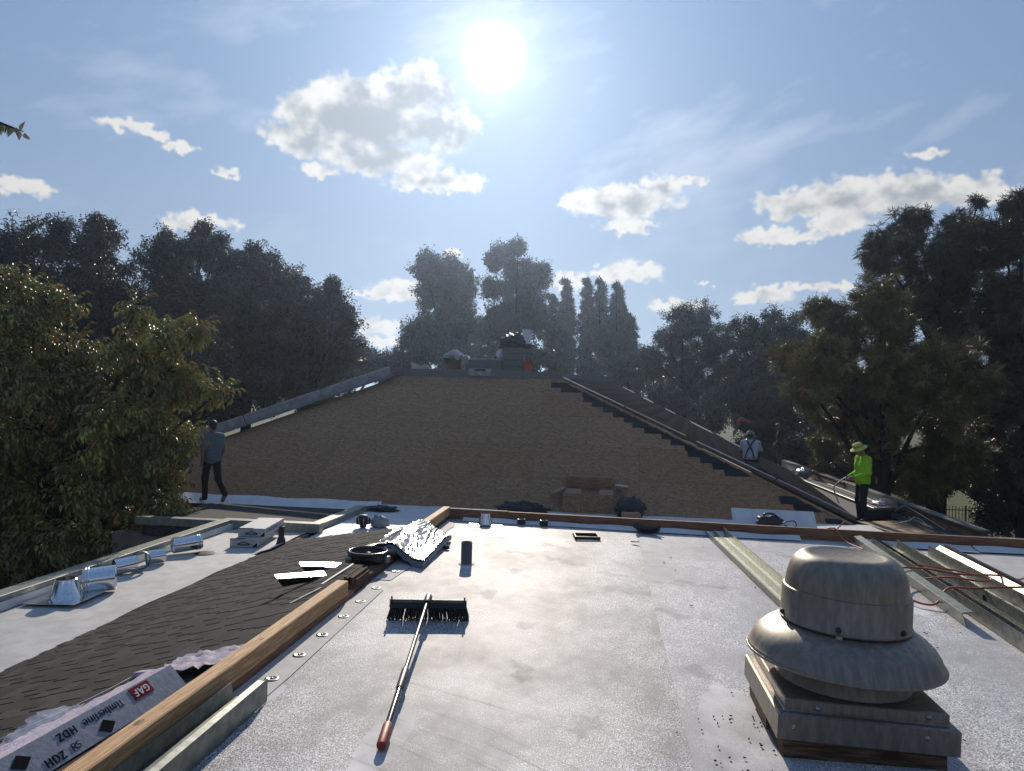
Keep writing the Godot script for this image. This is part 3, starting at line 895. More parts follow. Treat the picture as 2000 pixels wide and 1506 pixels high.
# ---------------------------------------------------------------- lower roofs
func left_lower_roof():
	var b := thing("low_side_roof", "low white side roof with grey metal coping below the shingle slope", "building")
	var st := S(true)
	var wave := FastNoiseLite.new()
	wave.frequency = 0.5
	sheet(st, 8, 50, func(u, v):
		var z := lerpf(-12.3, 1.5, v)
		var edge := -5.02 - 0.05 * sin(z * 1.3) - 0.03 * sin(z * 3.1)
		var x := lerpf(-6.45, edge, u)
		return Vector3(x, -0.885 + 0.01 * wave.get_noise_2d(x * 3.0, z * 2.0) + (0.012 if u > 0.95 else 0.0), z), 0.003)
	obj("membrane_sheet", st, mats.white_roof, b)
	boxed("roof_slab", at(-5.75, -1.1, -5.4), Vector3(1.55, 0.4, 13.8), mats.wall, b)
	boxed("left_wall", at(-6.4, -2.9, -5.4), Vector3(0.25, 3.2, 13.7), mats.wall, b)
	for k in 4:
		var z0 := 1.5 - k * 3.45
		boxed("coping", at(-6.5, -0.80, z0 - 1.72), Vector3(0.2, 0.17, 3.44), mats.coping, b, 0.006)
	boxed("coping", at(-5.7, -0.81, -12.42), Vector3(1.8, 0.16, 0.2), mats.coping, b, 0.006)
	boxed("edge_strip", at(-6.385, -0.83, -8.0), Vector3(0.012, 0.1, 8.8), mats.flashing_white, b)
	for k in 9:
		var s := S(true)
		lathe(s, [[0.0, 0.006], [0.008, 0.005], [0.012, 0.0]], 8)
		obj("screw", s, mats.screw, b).transform = at(-6.36 + 0.0, -0.872, -4.0 - k * 0.95)

	var e := thing("low_entrance_roof", "low dark-topped roof framed by grey coping at the foot of the board slope", "building")
	boxed("roof_slab", at(-6.6, -1.0, -13.72), Vector3(3.3, 0.26, 2.3), mats.dark_roof, e)
	boxed("coping", at(-6.65, -0.86, -12.62), Vector3(3.45, 0.14, 0.18), mats.coping, e, 0.006)
	boxed("coping", at(-4.95, -0.86, -13.8, -3), Vector3(0.22, 0.15, 2.2), mats.coping, e, 0.006)
	boxed("front_wall", at(-7.0, -2.8, -12.7), Vector3(3.7, 3.4, 0.2), mats.wall, e)
	var up := S(true)
	sheet(up, 24, 3, func(u, v):
		var x := lerpf(-9.7, -4.62, u)
		return Vector3(x, lerpf(-0.9, -0.755, v) + 0.012 * sin(x * 4.0) * v - 0.01 * u, lerpf(-14.95, -15.38, v) + 0.02 * sin(x * 1.7)), 0.003)
	obj("upstand_sheet", up, mats.flashing_white, e)

	var c := thing("low_middle_roof", "low white roof strip between the flat roof and the board slope", "building")
	var m := S(true)
	sheet(m, 30, 16, func(u, v):
		var x := lerpf(-4.85, 5.5, u)
		var z := lerpf(-9.4, -16.0, v)
		return Vector3(x, -0.9 + 0.015 * wave.get_noise_2d(x * 2.0, z * 2.0), z), 0.004)
	obj("membrane_sheet", m, mats.flashing_white, c)
	boxed("roof_slab", at(0.35, -1.1, -12.8), Vector3(10.2, 0.36, 6.6), mats.wall, c)

func right_lower_roof():
	var b := thing("low_right_roof", "low cluttered roof edge strip with a weathered parapet right of the dark slope", "building")
	boxed("roof_slab", at(6.6, -1.2, -23.0), Vector3(1.9, 0.3, 15.5), mats.mortar, b)
	boxed("near_slab", at(6.5, -1.06, -14.6), Vector3(2.0, 0.2, 3.6), mats.dark_roof, b)
	for k in 4:
		boxed("parapet_board", at(7.32, -0.94 + 0.004 * (k % 2), -17.2 - k * 4.0, -0.4), Vector3(0.16, 0.26, 3.98), mats.coping if k % 2 else mats.timber_old, b, 0.006)
		boxed("parapet_cap", at(7.32, -0.795 + 0.004 * (k % 2), -17.2 - k * 4.0, -0.4), Vector3(0.22, 0.03, 3.97), mats.mortar, b)
	boxed("parapet_board", at(7.2, -1.0, -15.0), Vector3(1.5, 0.26, 0.16), mats.coping, b, 0.006)
	boxed("outer_wall", at(7.35, -2.9, -23.0), Vector3(0.25, 3.3, 15.5), mats.wall, b)

# ---------------------------------------------------------------- helpers for small things
func smooth_path(p: Array, per := 6) -> Array:
	var out := []
	for i in p.size() - 1:
		var a: Vector3 = p[maxi(i - 1, 0)]
		var d: Vector3 = p[mini(i + 2, p.size() - 1)]
		for k in per:
			out.append((p[i] as Vector3).cubic_interpolate(p[i + 1], a, d, float(k) / per))
	out.append(p[-1])
	return out

# a lumpy closed shape: crumpled bags, folded tarpaulins, rolls
func lump(center: Vector3, size: Vector3, rough: float, seed_: int, n := 18, floor_y := -99.0) -> SurfaceTool:
	var st := S(true)
	var w := FastNoiseLite.new()
	w.seed = seed_
	w.frequency = 1.1
	w.fractal_octaves = 3
	var rings := []
	for j in n + 1:
		var ring := []
		for i in n * 2:
			var a := TAU * i / (n * 2)
			var e := PI * (float(j) / n - 0.5)
			var d := Vector3(cos(a) * cos(e), sin(e), sin(a) * cos(e))
			var r: float = 1.0 + rough * (absf(w.get_noise_3dv(d * 1.6)) * 2.2 - 0.4)
			var v := center + d * size * r
			v.y = maxf(v.y, floor_y)
			ring.append(v)
		rings.append(ring)
	for j in n:
		for i in n * 2:
			var i2 := (i + 1) % (n * 2)
			q(st, rings[j][i], rings[j][i2], rings[j + 1][i2], rings[j + 1][i], (rings[j][i] + rings[j + 1][i2]) * 0.5 - center)
	return st

func u_profile(w: float, h0: float, h1: float, t := 0.004) -> Array:
	return [Vector2(0, h0), Vector2(0, 0), Vector2(w, 0), Vector2(w, h1), Vector2(w - t, h1), Vector2(w - t, t), Vector2(t, t), Vector2(t, h0)]

# a rolled metal section from a to b (base line, left lower corner)
func section(called: String, a: Vector3, b: Vector3, prof: Array, material: Material, parent: Node3D) -> MeshInstance3D:
	var st := S()
	prism(st, prof, (b - a).length())
	var o := obj(called, st, material, parent)
	var z := (b - a).normalized()
	var x := Vector3.UP.cross(z).normalized()
	if x.x < 0.0:
		x = -x
	o.transform = Transform3D(Basis(x, z.cross(x) * signf(z.cross(x).y), z), a)
	return o

# ---------------------------------------------------------------- things on the flat roof
func roof_objects():
	# broom lying with its head up on its bristles
	var br := thing("push_broom", "push broom with black bristles and red grip lying on the dewy roof", "broom", Vector3(-1.185, 0.0, -5.13), deg_to_rad(9))
	var hb := S()
	box(hb, at(0, 0.096, 0), Vector3(0.54, 0.035, 0.065), 0.008)
	obj("head_block", hb, mats.black, br)
	var rail := S()
	box(rail, at(0, 0.125, 0.012, 0, 12), Vector3(0.54, 0.034, 0.007), 0.002)
	obj("scraper_rail", rail, mats.galvanised, br)
	for s in [-1, 1]:
		boxed("peg", at(s * 0.255, 0.135, 0.02), Vector3(0.011, 0.06, 0.011), mats.black, br, 0.002)
	var bs := S()
	var rr := RandomNumberGenerator.new()
	rr.seed = 3
	for row in 4:
		for k in 44:
			var x := -0.262 + k * 0.0122 + (0.006 if row % 2 else 0.0)
			if rr.randf() < 0.93:
				var p := Vector3(x, 0.082, -0.024 + row * 0.016)
				var e := Vector3(x * 1.08 + rr.randf_range(-0.006, 0.006), 0.004 + rr.randf() * 0.006, -0.05 + row * 0.033 + rr.randf_range(-0.008, 0.008))
				tube(bs, [p, p.lerp(e, 0.5), e], [0.0038, 0.0046, 0.0055], 5)
	tag(obj("bristles", bs, mats.black_gloss, br), "", "", "", "stuff")
	var p0 := Vector3(0.0, 0.15, 0.0)
	var p1: Vector3 = Transform3D(Basis(Vector3.UP, deg_to_rad(-9.0)), Vector3.ZERO) * (Vector3(-0.935, 0.03, -3.2) - Vector3(-1.185, 0.0, -5.13))
	var parts := [["socket", -0.012, 0.06, 0.026, mats.black], ["handle", 0.05, 0.62, 0.0125, mats.dark_steel], ["handle_clamp", 0.6, 0.72, 0.021, mats.black], ["lower_handle", 0.7, 0.92, 0.0165, mats.black_gloss], ["grip", 0.905, 1.0, 0.0235, mats.red_grip]]
	for k in parts:
		var st := S(true)
		tube(st, [p0.lerp(p1, k[1]), p0.lerp(p1, lerpf(k[1], k[2], 0.06)), p0.lerp(p1, lerpf(k[1], k[2], 0.94)), p0.lerp(p1, k[2])], [k[3] * 0.88, k[3], k[3], k[3] * 0.88], 16)
		obj(k[0], st, k[4], br)

	# plumbing vent pipe
	var vp := thing("vent_pipe", "grey plastic vent pipe standing alone in the dewy roof", "vent pipe", Vector3(-1.228, 0.004, -6.84))
	var st1 := S()
	lathe(st1, [[0.052, 0.0, 1], [0.052, 0.203, 1], [0.046, 0.206, 1], [0.045, 0.15]], 32)
	obj("pipe", st1, mats.pvc, vp)
	var st2 := S()
	lathe(st2, [[0.075, 0.0], [0.07, 0.003, 1], [0.05, 0.004]], 32)
	obj("collar", st2, mats.base_felt, vp)

	# cone flashing on its square plate near the back kerb
	var cf := thing("pipe_flashing", "small grey cone flashing on a bright square plate against the back kerb", "flashing", Vector3(-1.39, 0.004, -8.98), deg_to_rad(14))
	boxed("plate", at(0, 0.003, 0), Vector3(0.4, 0.004, 0.36), mats.galvanised, cf, 0.001)
	var c1 := S()
	lathe(c1, [[0.09, 0.004], [0.085, 0.02], [0.055, 0.125, 1], [0.05, 0.127, 1], [0.048, 0.03]], 28)
	obj("cone", c1, mats.duct_steel, cf)

	for k in 2:
		var lab: String = ["small round black cap by the back kerb, nearer the cone flashing", "small round black cap by the back kerb, farther from the cone flashing"][k]
		var cp := thing("round_rubber_plug", lab, "pipe cap", Vector3(-0.955 + k * 0.278, 0.003, -9.06 + k * 0.02), 0.0, "black caps by the back kerb")
		var a := S()
		lathe(a, [[0.05, 0.0, 1], [0.05, 0.062], [0.045, 0.068, 1], [0.036, 0.068, 1], [0.034, 0.03], [0.0, 0.028]], 24)
		obj("shell", a, mats.rubber, cp)
		var r := S()
		lathe(r, [[0.048, 0.066], [0.043, 0.071], [0.037, 0.067]], 24)
		obj("rim", r, mats.galvanised, cp)

	# square frame lying flat
	var sf := thing("square_frame", "dark square metal frame lying flat and empty on the dewy roof", "frame", Vector3(-0.145, 0.003, -8.4), deg_to_rad(8))
	for k in 4:
		var side := Transform3D(Basis(Vector3.UP, k * PI / 2), Vector3.ZERO)
		boxed("frame_bar", side * at(0.0, 0.018, 0.118 if k % 2 == 0 else 0.13), Vector3(0.285 if k % 2 == 0 else 0.215, 0.036, 0.02), mats.iron, sf, 0.003)

	# black half-round saddle piece
	var sd := S(true)
	sheet(sd, 10, 12, func(u, v):
		var a := lerpf(0.15, PI - 0.15, u)
		var bend = (v - 0.5) * (v - 0.5) * 0.12
		return Vector3(-cos(a) * 0.06, 0.1 - sin(a) * 0.075 + bend + (0.02 if v < 0.15 else 0.0), lerpf(-0.15, 0.15, v)), 0.006)
	var so := obj("rubber_boot", sd, mats.black_gloss)
	so.transform = at(0.55, -0.018, -8.86, 72)
	tag(so, "black curved rubber gutter piece lying near the back kerb", "rubber boot")

	# fallen leaf, scrap
	var lf := S(true)
	sheet(lf, 4, 6, func(u, v): return Vector3((u - 0.5) * 0.06 * sin(PI * clampf(v, 0.05, 0.97)), 0.012 + 0.02 * absf(u - 0.5) + 0.015 * v * v, (v - 0.5) * 0.1))
	var lo := obj("fallen_leaf", lf, mats.dry_leaf)
	lo.transform = at(0.386, 0.004, -8.19, 60)
	tag(lo, "curled brown dry leaf lying on the white roof", "leaf")
	var sc := obj("rubber_scrap", lump(Vector3(0, 0.018, 0), Vector3(0.03, 0.02, 0.022), 0.5, 5, 8, 0.0), mats.rubber)
	sc.transform = at(-1.54, 0.004, -7.42, 20)
	tag(sc, "small black rubber scrap beside the foil sheet", "scrap")
	# flecks of grit along the seam near the fan
	var gr := S()
	for k in 40:
		var x := 0.72 + rr.randfn(0.0, 0.16)
		var z := -3.55 + rr.randfn(0.0, 0.35)
		if x < 0.82 and x > 0.35:
			box(gr, at(x, 0.006, z, rr.randf() * 180.0), Vector3(rr.randf_range(0.004, 0.014), 0.005, rr.randf_range(0.003, 0.008)), 0.0)
	for k in 36:
		box(gr, at(rr.randf_range(0.45, 3.4), 0.005, rr.randf_range(-8.2, -2.6), rr.randf() * 180.0), Vector3(rr.randf_range(0.006, 0.03), 0.004, rr.randf_range(0.003, 0.008)), 0.0)
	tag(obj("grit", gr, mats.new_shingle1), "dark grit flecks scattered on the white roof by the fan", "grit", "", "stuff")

	# foil-faced insulation sheet draped over the kerb
	var fo := thing("foil_insulation", "crinkled silver foil insulation sheet draped over the left kerb", "insulation sheet", Vector3.ZERO)
	var cr := FastNoiseLite.new()
	cr.seed = 12
	cr.frequency = 1.0
	cr.fractal_octaves = 2
	var fst := S(true)
	var foil := func(u, v):
		var x := lerpf(-2.24, -1.58, u)
		var z := lerpf(lerpf(-8.12, -7.86, u), lerpf(-6.95, -6.58, u), v)
		var over := exp(-pow((x + 1.94) / 0.17, 2.0))
		var y := lerpf(0.05 if x > -1.94 else 0.02, 0.155, over) + 0.015 * sin(v * 5.0)
		# the foil gathers at the near end and runs out in long creases
		var run: float = (u - 0.55) * (7.0 + 9.0 * (1.0 - v)) + cr.get_noise_2d(v * 1.3, u * 2.0) * 1.6
		var crease := (1.0 - absf(cr.get_noise_2d(run * 1.1, v * 0.9)) * 2.4) * 0.011 + cr.get_noise_2d(u * 5.0 + 9.0, v * 6.0) * 0.006
		return Vector3(x, y + crease + 0.03, z)
	sheet(fst, 90, 130, func(u, v): return foil.call(u, v) + Vector3(0, 0.003, 0), 0.0)
	obj("foil_face", fst, mats.foil, fo)
	var fb := S(true)
	sheet(fb, 28, 32, func(u, v): return foil.call(u, v) - Vector3(0, 0.022, 0), 0.05)
	obj("foam_core", fb, mats.foam, fo)

	# two round black flanges on the kerb
	var f1 := thing("black_flange", "round black drain flange with a spoked inside on the left kerb", "flange", Vector3(-2.06, 0.07, -6.47), 0.3)
	var a1 := S()
	lathe(a1, [[0.09, 0.0], [0.16, 0.0, 1], [0.185, 0.035], [0.18, 0.06, 1], [0.185, 0.075], [0.18, 0.095], [0.165, 0.1], [0.155, 0.085, 1], [0.15, 0.03], [0.09, 0.015]], 40)
	obj("ring", a1, mats.black_gloss, f1)
	for k in 4:
		boxed("spoke", Transform3D(Basis(Vector3.UP, k * PI / 4), Vector3(0, 0.04, 0)), Vector3(0.3, 0.03, 0.012), mats.black_gloss, f1)
	var hub := S()
	lathe(hub, [[0.028, 0.02, 1], [0.026, 0.075], [0.0, 0.08]], 16)
	obj("hub", hub, mats.black, f1)
	for k in 3:
		var e := S()
		lathe(e, [[0.0, 0.05], [0.028, 0.048], [0.036, 0.035, 1], [0.034, 0.0]], 14)
		obj("ear", e, mats.galvanised, f1).transform = at(cos(k * 2.1 + 2.6) * 0.19, 0.01, sin(k * 2.1 + 2.6) * 0.19)
	var f2 := thing("black_flange", "round flange with a pale broad rim behind the spoked one on the kerb", "flange", Vector3(-2.03, 0.105, -6.85), 0.0)
	var a2 := S()
	lathe(a2, [[0.1, -0.04], [0.16, -0.03, 1], [0.185, 0.0], [0.186, 0.014, 1], [0.175, 0.02], [0.115, 0.022]], 36)
	obj("rim", a2, mats.coping, f2)
	var a3 := S()
	lathe(a3, [[0.115, 0.022, 1], [0.108, 0.03], [0.1, 0.022, 1], [0.1, -0.04], [0.0, -0.04]], 36)
	obj("sleeve", a3, mats.black_gloss, f2)

	# bright step flashings on the slope
	for k in 2:
		var lab2: String = ["bright bent metal flashing on the shingles, nearer the flanges", "bright bent metal flashing with a dark open end, nearer the camera"][k]
		var fl := thing("step_flashing", lab2, "flashing", Vector3.ZERO, 0.0, "step flashings on the shingle slope")
		# a bent step flashing: one leaf tipped up, a saw-cut lower edge, the other leaf folded down behind it
		var c: Vector3 = [Vector3(-2.72, slope_y(-2.72) + 0.06, -7.15), Vector3(-2.72, slope_y(-2.72) + 0.1, -6.55)][k]
		var ax: Vector3 = [Vector3(0.62, 0.0, -0.79), Vector3(0.5, 0.0, -0.86)][k]
		var n := Vector3(0.30, 0.954, 0.022).normalized()
		ax = (ax - n * ax.dot(n)).normalized()
		var fx := Transform3D(Basis(ax, n, ax.cross(n)), c)
		var pl := S()
		prism(pl, [Vector2(-0.3, -0.04), Vector2(0.27, -0.04), Vector2(0.3, 0.04), Vector2(-0.27, 0.04)], 0.0015, Transform3D(Basis(Vector3.RIGHT, Vector3.FORWARD, Vector3.UP), Vector3.ZERO))
		var a := obj("upper_leaf", pl, mats.bright_steel, fl)
		a.transform = fx
		for j in 19:
			var tt := S()
			t3(tt, Vector3(-0.3 + j * 0.03, 0.0005, 0.04), Vector3(-0.27 + j * 0.03, 0.0005, 0.04), Vector3(-0.285 + j * 0.03, 0.0005, 0.055))
			obj("tooth", tt, mats.bright_steel, a)
		var pb := S()
		prism(pb, [Vector2(-0.3, 0.0), Vector2(0.27, 0.0), Vector2(0.1, -0.06), Vector2(-0.2, -0.085)], 0.0015, Transform3D(Basis(), Vector3(0, 0, 0.039)))
		obj("lower_leaf", pb, mats.iron, fl).transform = fx
	for k in 2:
		var lab3: String = ["thin pale trim strip on the shingles touching the spoked flange", "thin grey trim strip on the shingles close to the sawn timber end"][k]
		var s0: Vector3 = [Vector3(-2.34, slope_y(-2.34) + 0.03, -6.9), Vector3(-2.32, slope_y(-2.32) + 0.02, -6.03)][k]
		var s1: Vector3 = [Vector3(-2.4, slope_y(-2.4) + 0.012, -6.25), Vector3(-2.44, slope_y(-2.44) + 0.012, -5.68)][k]
		var tr := beam("trim_strip", s0, s1, 0.02, 0.008, mats.flashing_white if k == 0 else mats.galvanised, null, 0.001)
		tag(tr, lab3, "trim strip", "trim strips on the shingle slope")

	# round screw plates that hold the sheet along the kerb
	var zs := [-3.895, -4.27, -4.645, -5.05, -5.43, -5.83, -6.4]
	var where := ["nearest the metal channels", "second from the metal channels", "third from the metal channels", "beside the sawn timber end", "just past the sawn timber end", "below the splintered stub", "below the flanges"]
	for k in 7:
		var pl := thing("screw_plate", "round ribbed screw plate along the left kerb, " + where[k], "screw plate", Vector3(-1.765 - 0.003 * k, 0.0062, zs[k]), k * 0.7, "screw plates along the left kerb")
		var a := S()
		lathe(a, [[0.04, 0.0], [0.039, 0.0025], [0.034, 0.0025], [0.031, 0.005], [0.026, 0.005], [0.023, 0.0025], [0.015, 0.003], [0.012, 0.001]], 28)
		obj("plate", a, mats.galvanised, pl)
		var h := S()
		lathe(h, [[0.0, 0.008], [0.007, 0.0075], [0.0105, 0.003, 1], [0.0105, 0.0]], 12)
		obj("screw_head", h, mats.screw, pl)
	shingle_bundle()

func shingle_bundle():
	# opened wrapper of a shingle bundle lying along the kerb, print upside down from here
	var d := Vector3(0.2, 0.0, -1.43).normalized()
	var x := d
	var n := Vector3(-0.2903, 1.0, 0.0).normalized()
	x = (x - n * x.dot(n)).normalized()
	var side := x.cross(n).normalized()
	var b := thing("shingle_bundle", "torn grey and pink wrapper of a shingle bundle lying along the left kerb", "shingle bundle")
	b.transform = Transform3D(Basis(x, n, side), Vector3(-2.47, slope_y(-2.47) + 0.006, -3.06))
	# x runs away from the camera, z towards the kerb
	boxed("bundle_core", at(0, 0.06, -0.02), Vector3(1.62, 0.11, 0.2), mats.wrap, b, 0.01)
	var st := S(true)
	var w := FastNoiseLite.new()
	w.seed = 6
	w.frequency = 1.6
	sheet(st, 60, 8, func(u, v): return Vector3(lerpf(-0.84, 0.82, u), 0.121 + 0.03 * absf(w.get_noise_2d(u * 3.5, v * 2.2)) + 0.008 * sin(v * PI) + 0.006 * w.get_noise_2d(u * 14.0, v * 4.0), lerpf(-0.14 - 0.05 * sin(u * 5.0), 0.07 + 0.012 * w.get_noise_2d(u * 2.0, 3.0), v)))
	obj("pink_wrap", st, mats.wrap_pink, b)
	# the torn film hanging at the far side
	for k in 3:
		var fs := S(true)
		sheet(fs, 16, 6, func(u, v): return Vector3(-0.78 + k * 0.42 + u * 0.42, 0.115 + 0.05 * sin(u * PI) * v + 0.02 * w.get_noise_2d(u * 5.0 + k, v * 4.0), -0.12 - v * (0.14 + 0.08 * w.get_noise_2d(u * 4.0, k))))
		obj("film_flap", fs, mats.film, b)
	# front face towards the kerb, leaning: print
	var face := Transform3D(Basis(Vector3(-1, 0, 0), Vector3(0, -0.87, 0.49).normalized(), Vector3(0, 0.49, 0.87).normalized()), Vector3(0, 0.0, 0))
	var panel := S()
	box(panel, Transform3D(face.basis, Vector3(0, 0.075, 0.115)), Vector3(1.62, 0.16, 0.006), 0.002)
	obj("printed_panel", panel, mats.wrap, b)
	var pf := Transform3D(face.basis, Vector3(0, 0.075, 0.115) + face.basis.z * 0.0042)
	# the fold between the two rows: the upper row stands on its head, the lower one is the right way up
	var put := func(words: String, size: float, px: float, py: float, turn: float, wt := 400): return lettering(words, size, mats.print_dark, b, pf * at(px, py, 0.0005, 0, 0, turn), "Droid Sans", wt)
	put.call("Timberline", 0.05, -0.3, -0.032, 0.0)
	put.call("HDZ", 0.054, -0.085, -0.032, 0.0, 600)
	put.call("Timberline", 0.05, 0.25, 0.05, 180.0)
	put.call("HDZ", 0.054, 0.03, 0.045, 180.0, 600)
	put.call("RS", 0.046, -0.085, 0.04, 180.0)
	for k in [[-0.55, -0.035, 0.0], [0.46, 0.045, 180.0]]:
		var rb := S()
		box(rb, pf * at(k[0], k[1], 0.0008), Vector3(0.13, 0.07, 0.0016), 0.0)
		obj("brand_block", rb, mats.print_red, b)
		lettering("GAF", 0.055, mats.print_white, b, pf * at(k[0], k[1], 0.0026, 0, 0, k[2]), "Droid Sans", 700)
	for k in [[-0.27, 0.035], [0.16, -0.02]]:
		var dm := S()
		prism(dm, [Vector2(-0.05, 0), Vector2(0, -0.038), Vector2(0.05, 0), Vector2(0, 0.038)], 0.0014, pf * at(k[0], k[1], 0.0004))
		obj("diamond_mark", dm, mats.print_dark, b)
	var zig := S(true)
	tube(zig, [pf * Vector3(0.78, -0.05, 0.001), pf * Vector3(0.72, 0.035, 0.001), pf * Vector3(0.68, -0.01, 0.001), pf * Vector3(0.62, 0.045, 0.001), pf * Vector3(0.54, -0.05, 0.001)], 0.004, 6)
	obj("roof_mark", zig, mats.print_dark, b)
	# strip of shingle and its torn film at the far end
	var sp := beam("shingle_offcut", Vector3(-2.9, slope_y(-2.9) + 0.02, -4.42), Vector3(-2.5, slope_y(-2.5) + 0.03, -4.2), 0.06, 0.03, mats.wrap_pink, null, 0.003)
	tag(sp, "short pinkish shingle offcut lying behind the torn wrapper", "offcut")
	var tf := S(true)
	sheet(tf, 14, 14, func(u, v): return Vector3(lerpf(-2.62, -2.1, u), slope_y(lerpf(-2.62, -2.1, u)) + 0.05 + 0.05 * absf(w.get_noise_2d(u * 1.6, v * 2.0)) + 0.012 * w.get_noise_2d(u * 6.0, v * 5.0), lerpf(-4.45, -4.12, v) + 0.1 * u))
	var to := obj("torn_film", tf, mats.wrap_pink)
	tag(to, "torn clear wrapping film crumpled against the left kerb", "plastic film")
	var st3 := S(true)
	tube(st3, smooth_path([Vector3(-3.2, slope_y(-3.2) + 0.02, -3.55), Vector3(-3.05, slope_y(-3.05) + 0.025, -3.8), Vector3(-2.95, slope_y(-2.95) + 0.02, -4.1), Vector3(-2.9, slope_y(-2.9) + 0.02, -4.4)]), 0.004, 5)
	tag(obj("packing_string", st3, mats.flashing_white), "thin pale string on the shingles beside the torn wrapper", "string")
	# galvanised channels lying inside the left kerb
	var c1 := thing("edge_metal", "wide flat galvanised edge metal lying against the left kerb", "metal trim", Vector3.ZERO)
	section("flat_leg", Vector3(-1.875, 0.012, -1.4), Vector3(-1.83, 0.012, -3.62), [Vector2(0, 0), Vector2(0.13, 0), Vector2(0.13, 0.003), Vector2(0, 0.003)], mats.galvanised, c1)
	section("upright_leg", Vector3(-1.882, 0.0, -1.4), Vector3(-1.845, 0.0, -3.62), [Vector2(0, 0), Vector2(0.004, 0), Vector2(-0.012, 0.085), Vector2(-0.016, 0.085)], mats.galvanised, c1)
	var c2 := thing("edge_metal", "upright galvanised edge metal with a folded dark lip, near the left kerb", "metal trim", Vector3.ZERO)
	section("web", Vector3(-1.66, 0.004, -1.4), Vector3(-1.665, 0.004, -3.62), [Vector2(0, 0), Vector2(0.003, 0), Vector2(0.003, 0.115), Vector2(0, 0.115)], mats.galvanised, c2)
	section("lip", Vector3(-1.69, 0.119, -1.4), Vector3(-1.695, 0.119, -3.58), [Vector2(0, 0), Vector2(0.033, -0.003), Vector2(0.033, 0.0), Vector2(0, 0.004)], mats.galvanised, c2)
	section("foot", Vector3(-1.76, 0.004, -1.4), Vector3(-1.765, 0.004, -3.5), [Vector2(0, 0), Vector2(0.1, 0), Vector2(0.1, 0.003), Vector2(0, 0.003)], mats.galvanised, c2)

# ---------------------------------------------------------------- exhaust fan
func exhaust_fan():
	var f := thing("exhaust_fan", "weathered spun metal roof exhaust fan on a square capped curb", "roof fan", Vector3(1.19, 0.0, -3.83), 0.0)
	var cu := S()
	box(cu, at(0, 0.05, 0), Vector3(0.70, 0.12, 0.70), 0.004)
	obj("timber_curb", cu, mats.timber_old, f)
	var tilt := at(0, 0.0, 0, 0, 0, -1.6)
	var lo := S()
	# folded cap: skirt, sloping shoulder, upper tier
	var ring := [[0.385, 0.083], [0.385, 0.19], [0.376, 0.197], [0.355, 0.199], [0.349, 0.205], [0.349, 0.247], [0.343, 0.252]]
	for i in ring.size() - 1:
		for k in 4:
			var b1 := Basis(Vector3.UP, k * PI / 2)
			var a: Array = ring[i]
			var c: Array = ring[i + 1]
			q(lo, tilt * (b1 * Vector3(-a[0], a[1], a[0])), tilt * (b1 * Vector3(a[0], a[1], a[0])), tilt * (b1 * Vector3(c[0], c[1], c[0])), tilt * (b1 * Vector3(-c[0], c[1], c[0])), b1 * Vector3(0, 0.3, 1))
	q(lo, tilt * Vector3(-0.343, 0.252, -0.343), tilt * Vector3(0.343, 0.252, -0.343), tilt * Vector3(0.343, 0.252, 0.343), tilt * Vector3(-0.343, 0.252, 0.343), Vector3.UP)
	obj("curb_cap", lo, mats.spun_aluminium, f)
	for k in [[-0.31, 0.15], [0.25, 0.145], [0.27, 0.222], [-0.2, 0.225]]:
		var s := S()
		lathe(s, [[0.0, 0.006], [0.009, 0.005], [0.012, 0.0]], 10)
		obj("cap_screw", s, mats.screw, f).transform = at(k[0], k[1], 0.385 if k[1] < 0.2 else 0.35, 0, 90)
	var nk := S()
	lathe(nk, [[0.31, 0.252], [0.30, 0.28], [0.275, 0.33], [0.27, 0.37]], 48, tilt)
	obj("throat", nk, mats.spun_aluminium, f)
	var bowl := S()
	lathe(bowl, [[0.28, 0.335], [0.42, 0.348], [0.446, 0.36], [0.449, 0.374], [0.442, 0.384, 1], [0.435, 0.392], [0.427, 0.415], [0.405, 0.448], [0.372, 0.478], [0.335, 0.502], [0.30, 0.518], [0.25, 0.53]], 72, tilt)
	obj("wind_band_bowl", bowl, mats.spun_aluminium, f)
	var bead := S(true)
	var pts := []
	for k in 49:
		var a := TAU * k / 48.0
		pts.append(tilt * Vector3(cos(a) * 0.446, 0.366, sin(a) * 0.446))
	tube(bead, pts, 0.008, 8, false)
	obj("rim_bead", bead, mats.spun_aluminium, f)
	var band := S()
	lathe(band, [[0.2, 0.52], [0.296, 0.525, 1], [0.302, 0.527], [0.303, 0.535, 1], [0.297, 0.54], [0.296, 0.672], [0.291, 0.684, 1], [0.282, 0.688]], 72, tilt)
	obj("motor_band", band, mats.spun_aluminium, f)
	var dome := S()
	lathe(dome, [[0.284, 0.682], [0.282, 0.70], [0.275, 0.745], [0.262, 0.79], [0.245, 0.82], [0.222, 0.842], [0.20, 0.852], [0.182, 0.855], [0.168, 0.85], [0.155, 0.845], [0.0, 0.841]], 72, tilt)
	obj("dome", dome, mats.spun_aluminium, f)
	for deg in [112.0, 52.0, 175.0, 235.0, 300.0]:
		var a := deg_to_rad(deg)
		var s := S()
		lathe(s, [[0.0, 0.016], [0.008, 0.015], [0.013, 0.008, 1], [0.013, 0.0]], 10)
		var o := obj("bolt", s, mats.rubber, f)
		var n := Vector3(cos(a), 0, sin(a))
		o.transform = tilt * Transform3D(Basis(n.cross(Vector3.UP), n, Vector3.UP), Vector3(0, 0.556, 0) + n * 0.297)
	boxed("clip", tilt * at(-0.11, 0.522, 0.285, -20), Vector3(0.03, 0.018, 0.012), mats.coping, f)
	boxed("curb_shim", at(-0.372, 0.06, -0.05, 0, 0, 4), Vector3(0.015, 0.06, 0.4), mats.timber_old, f)

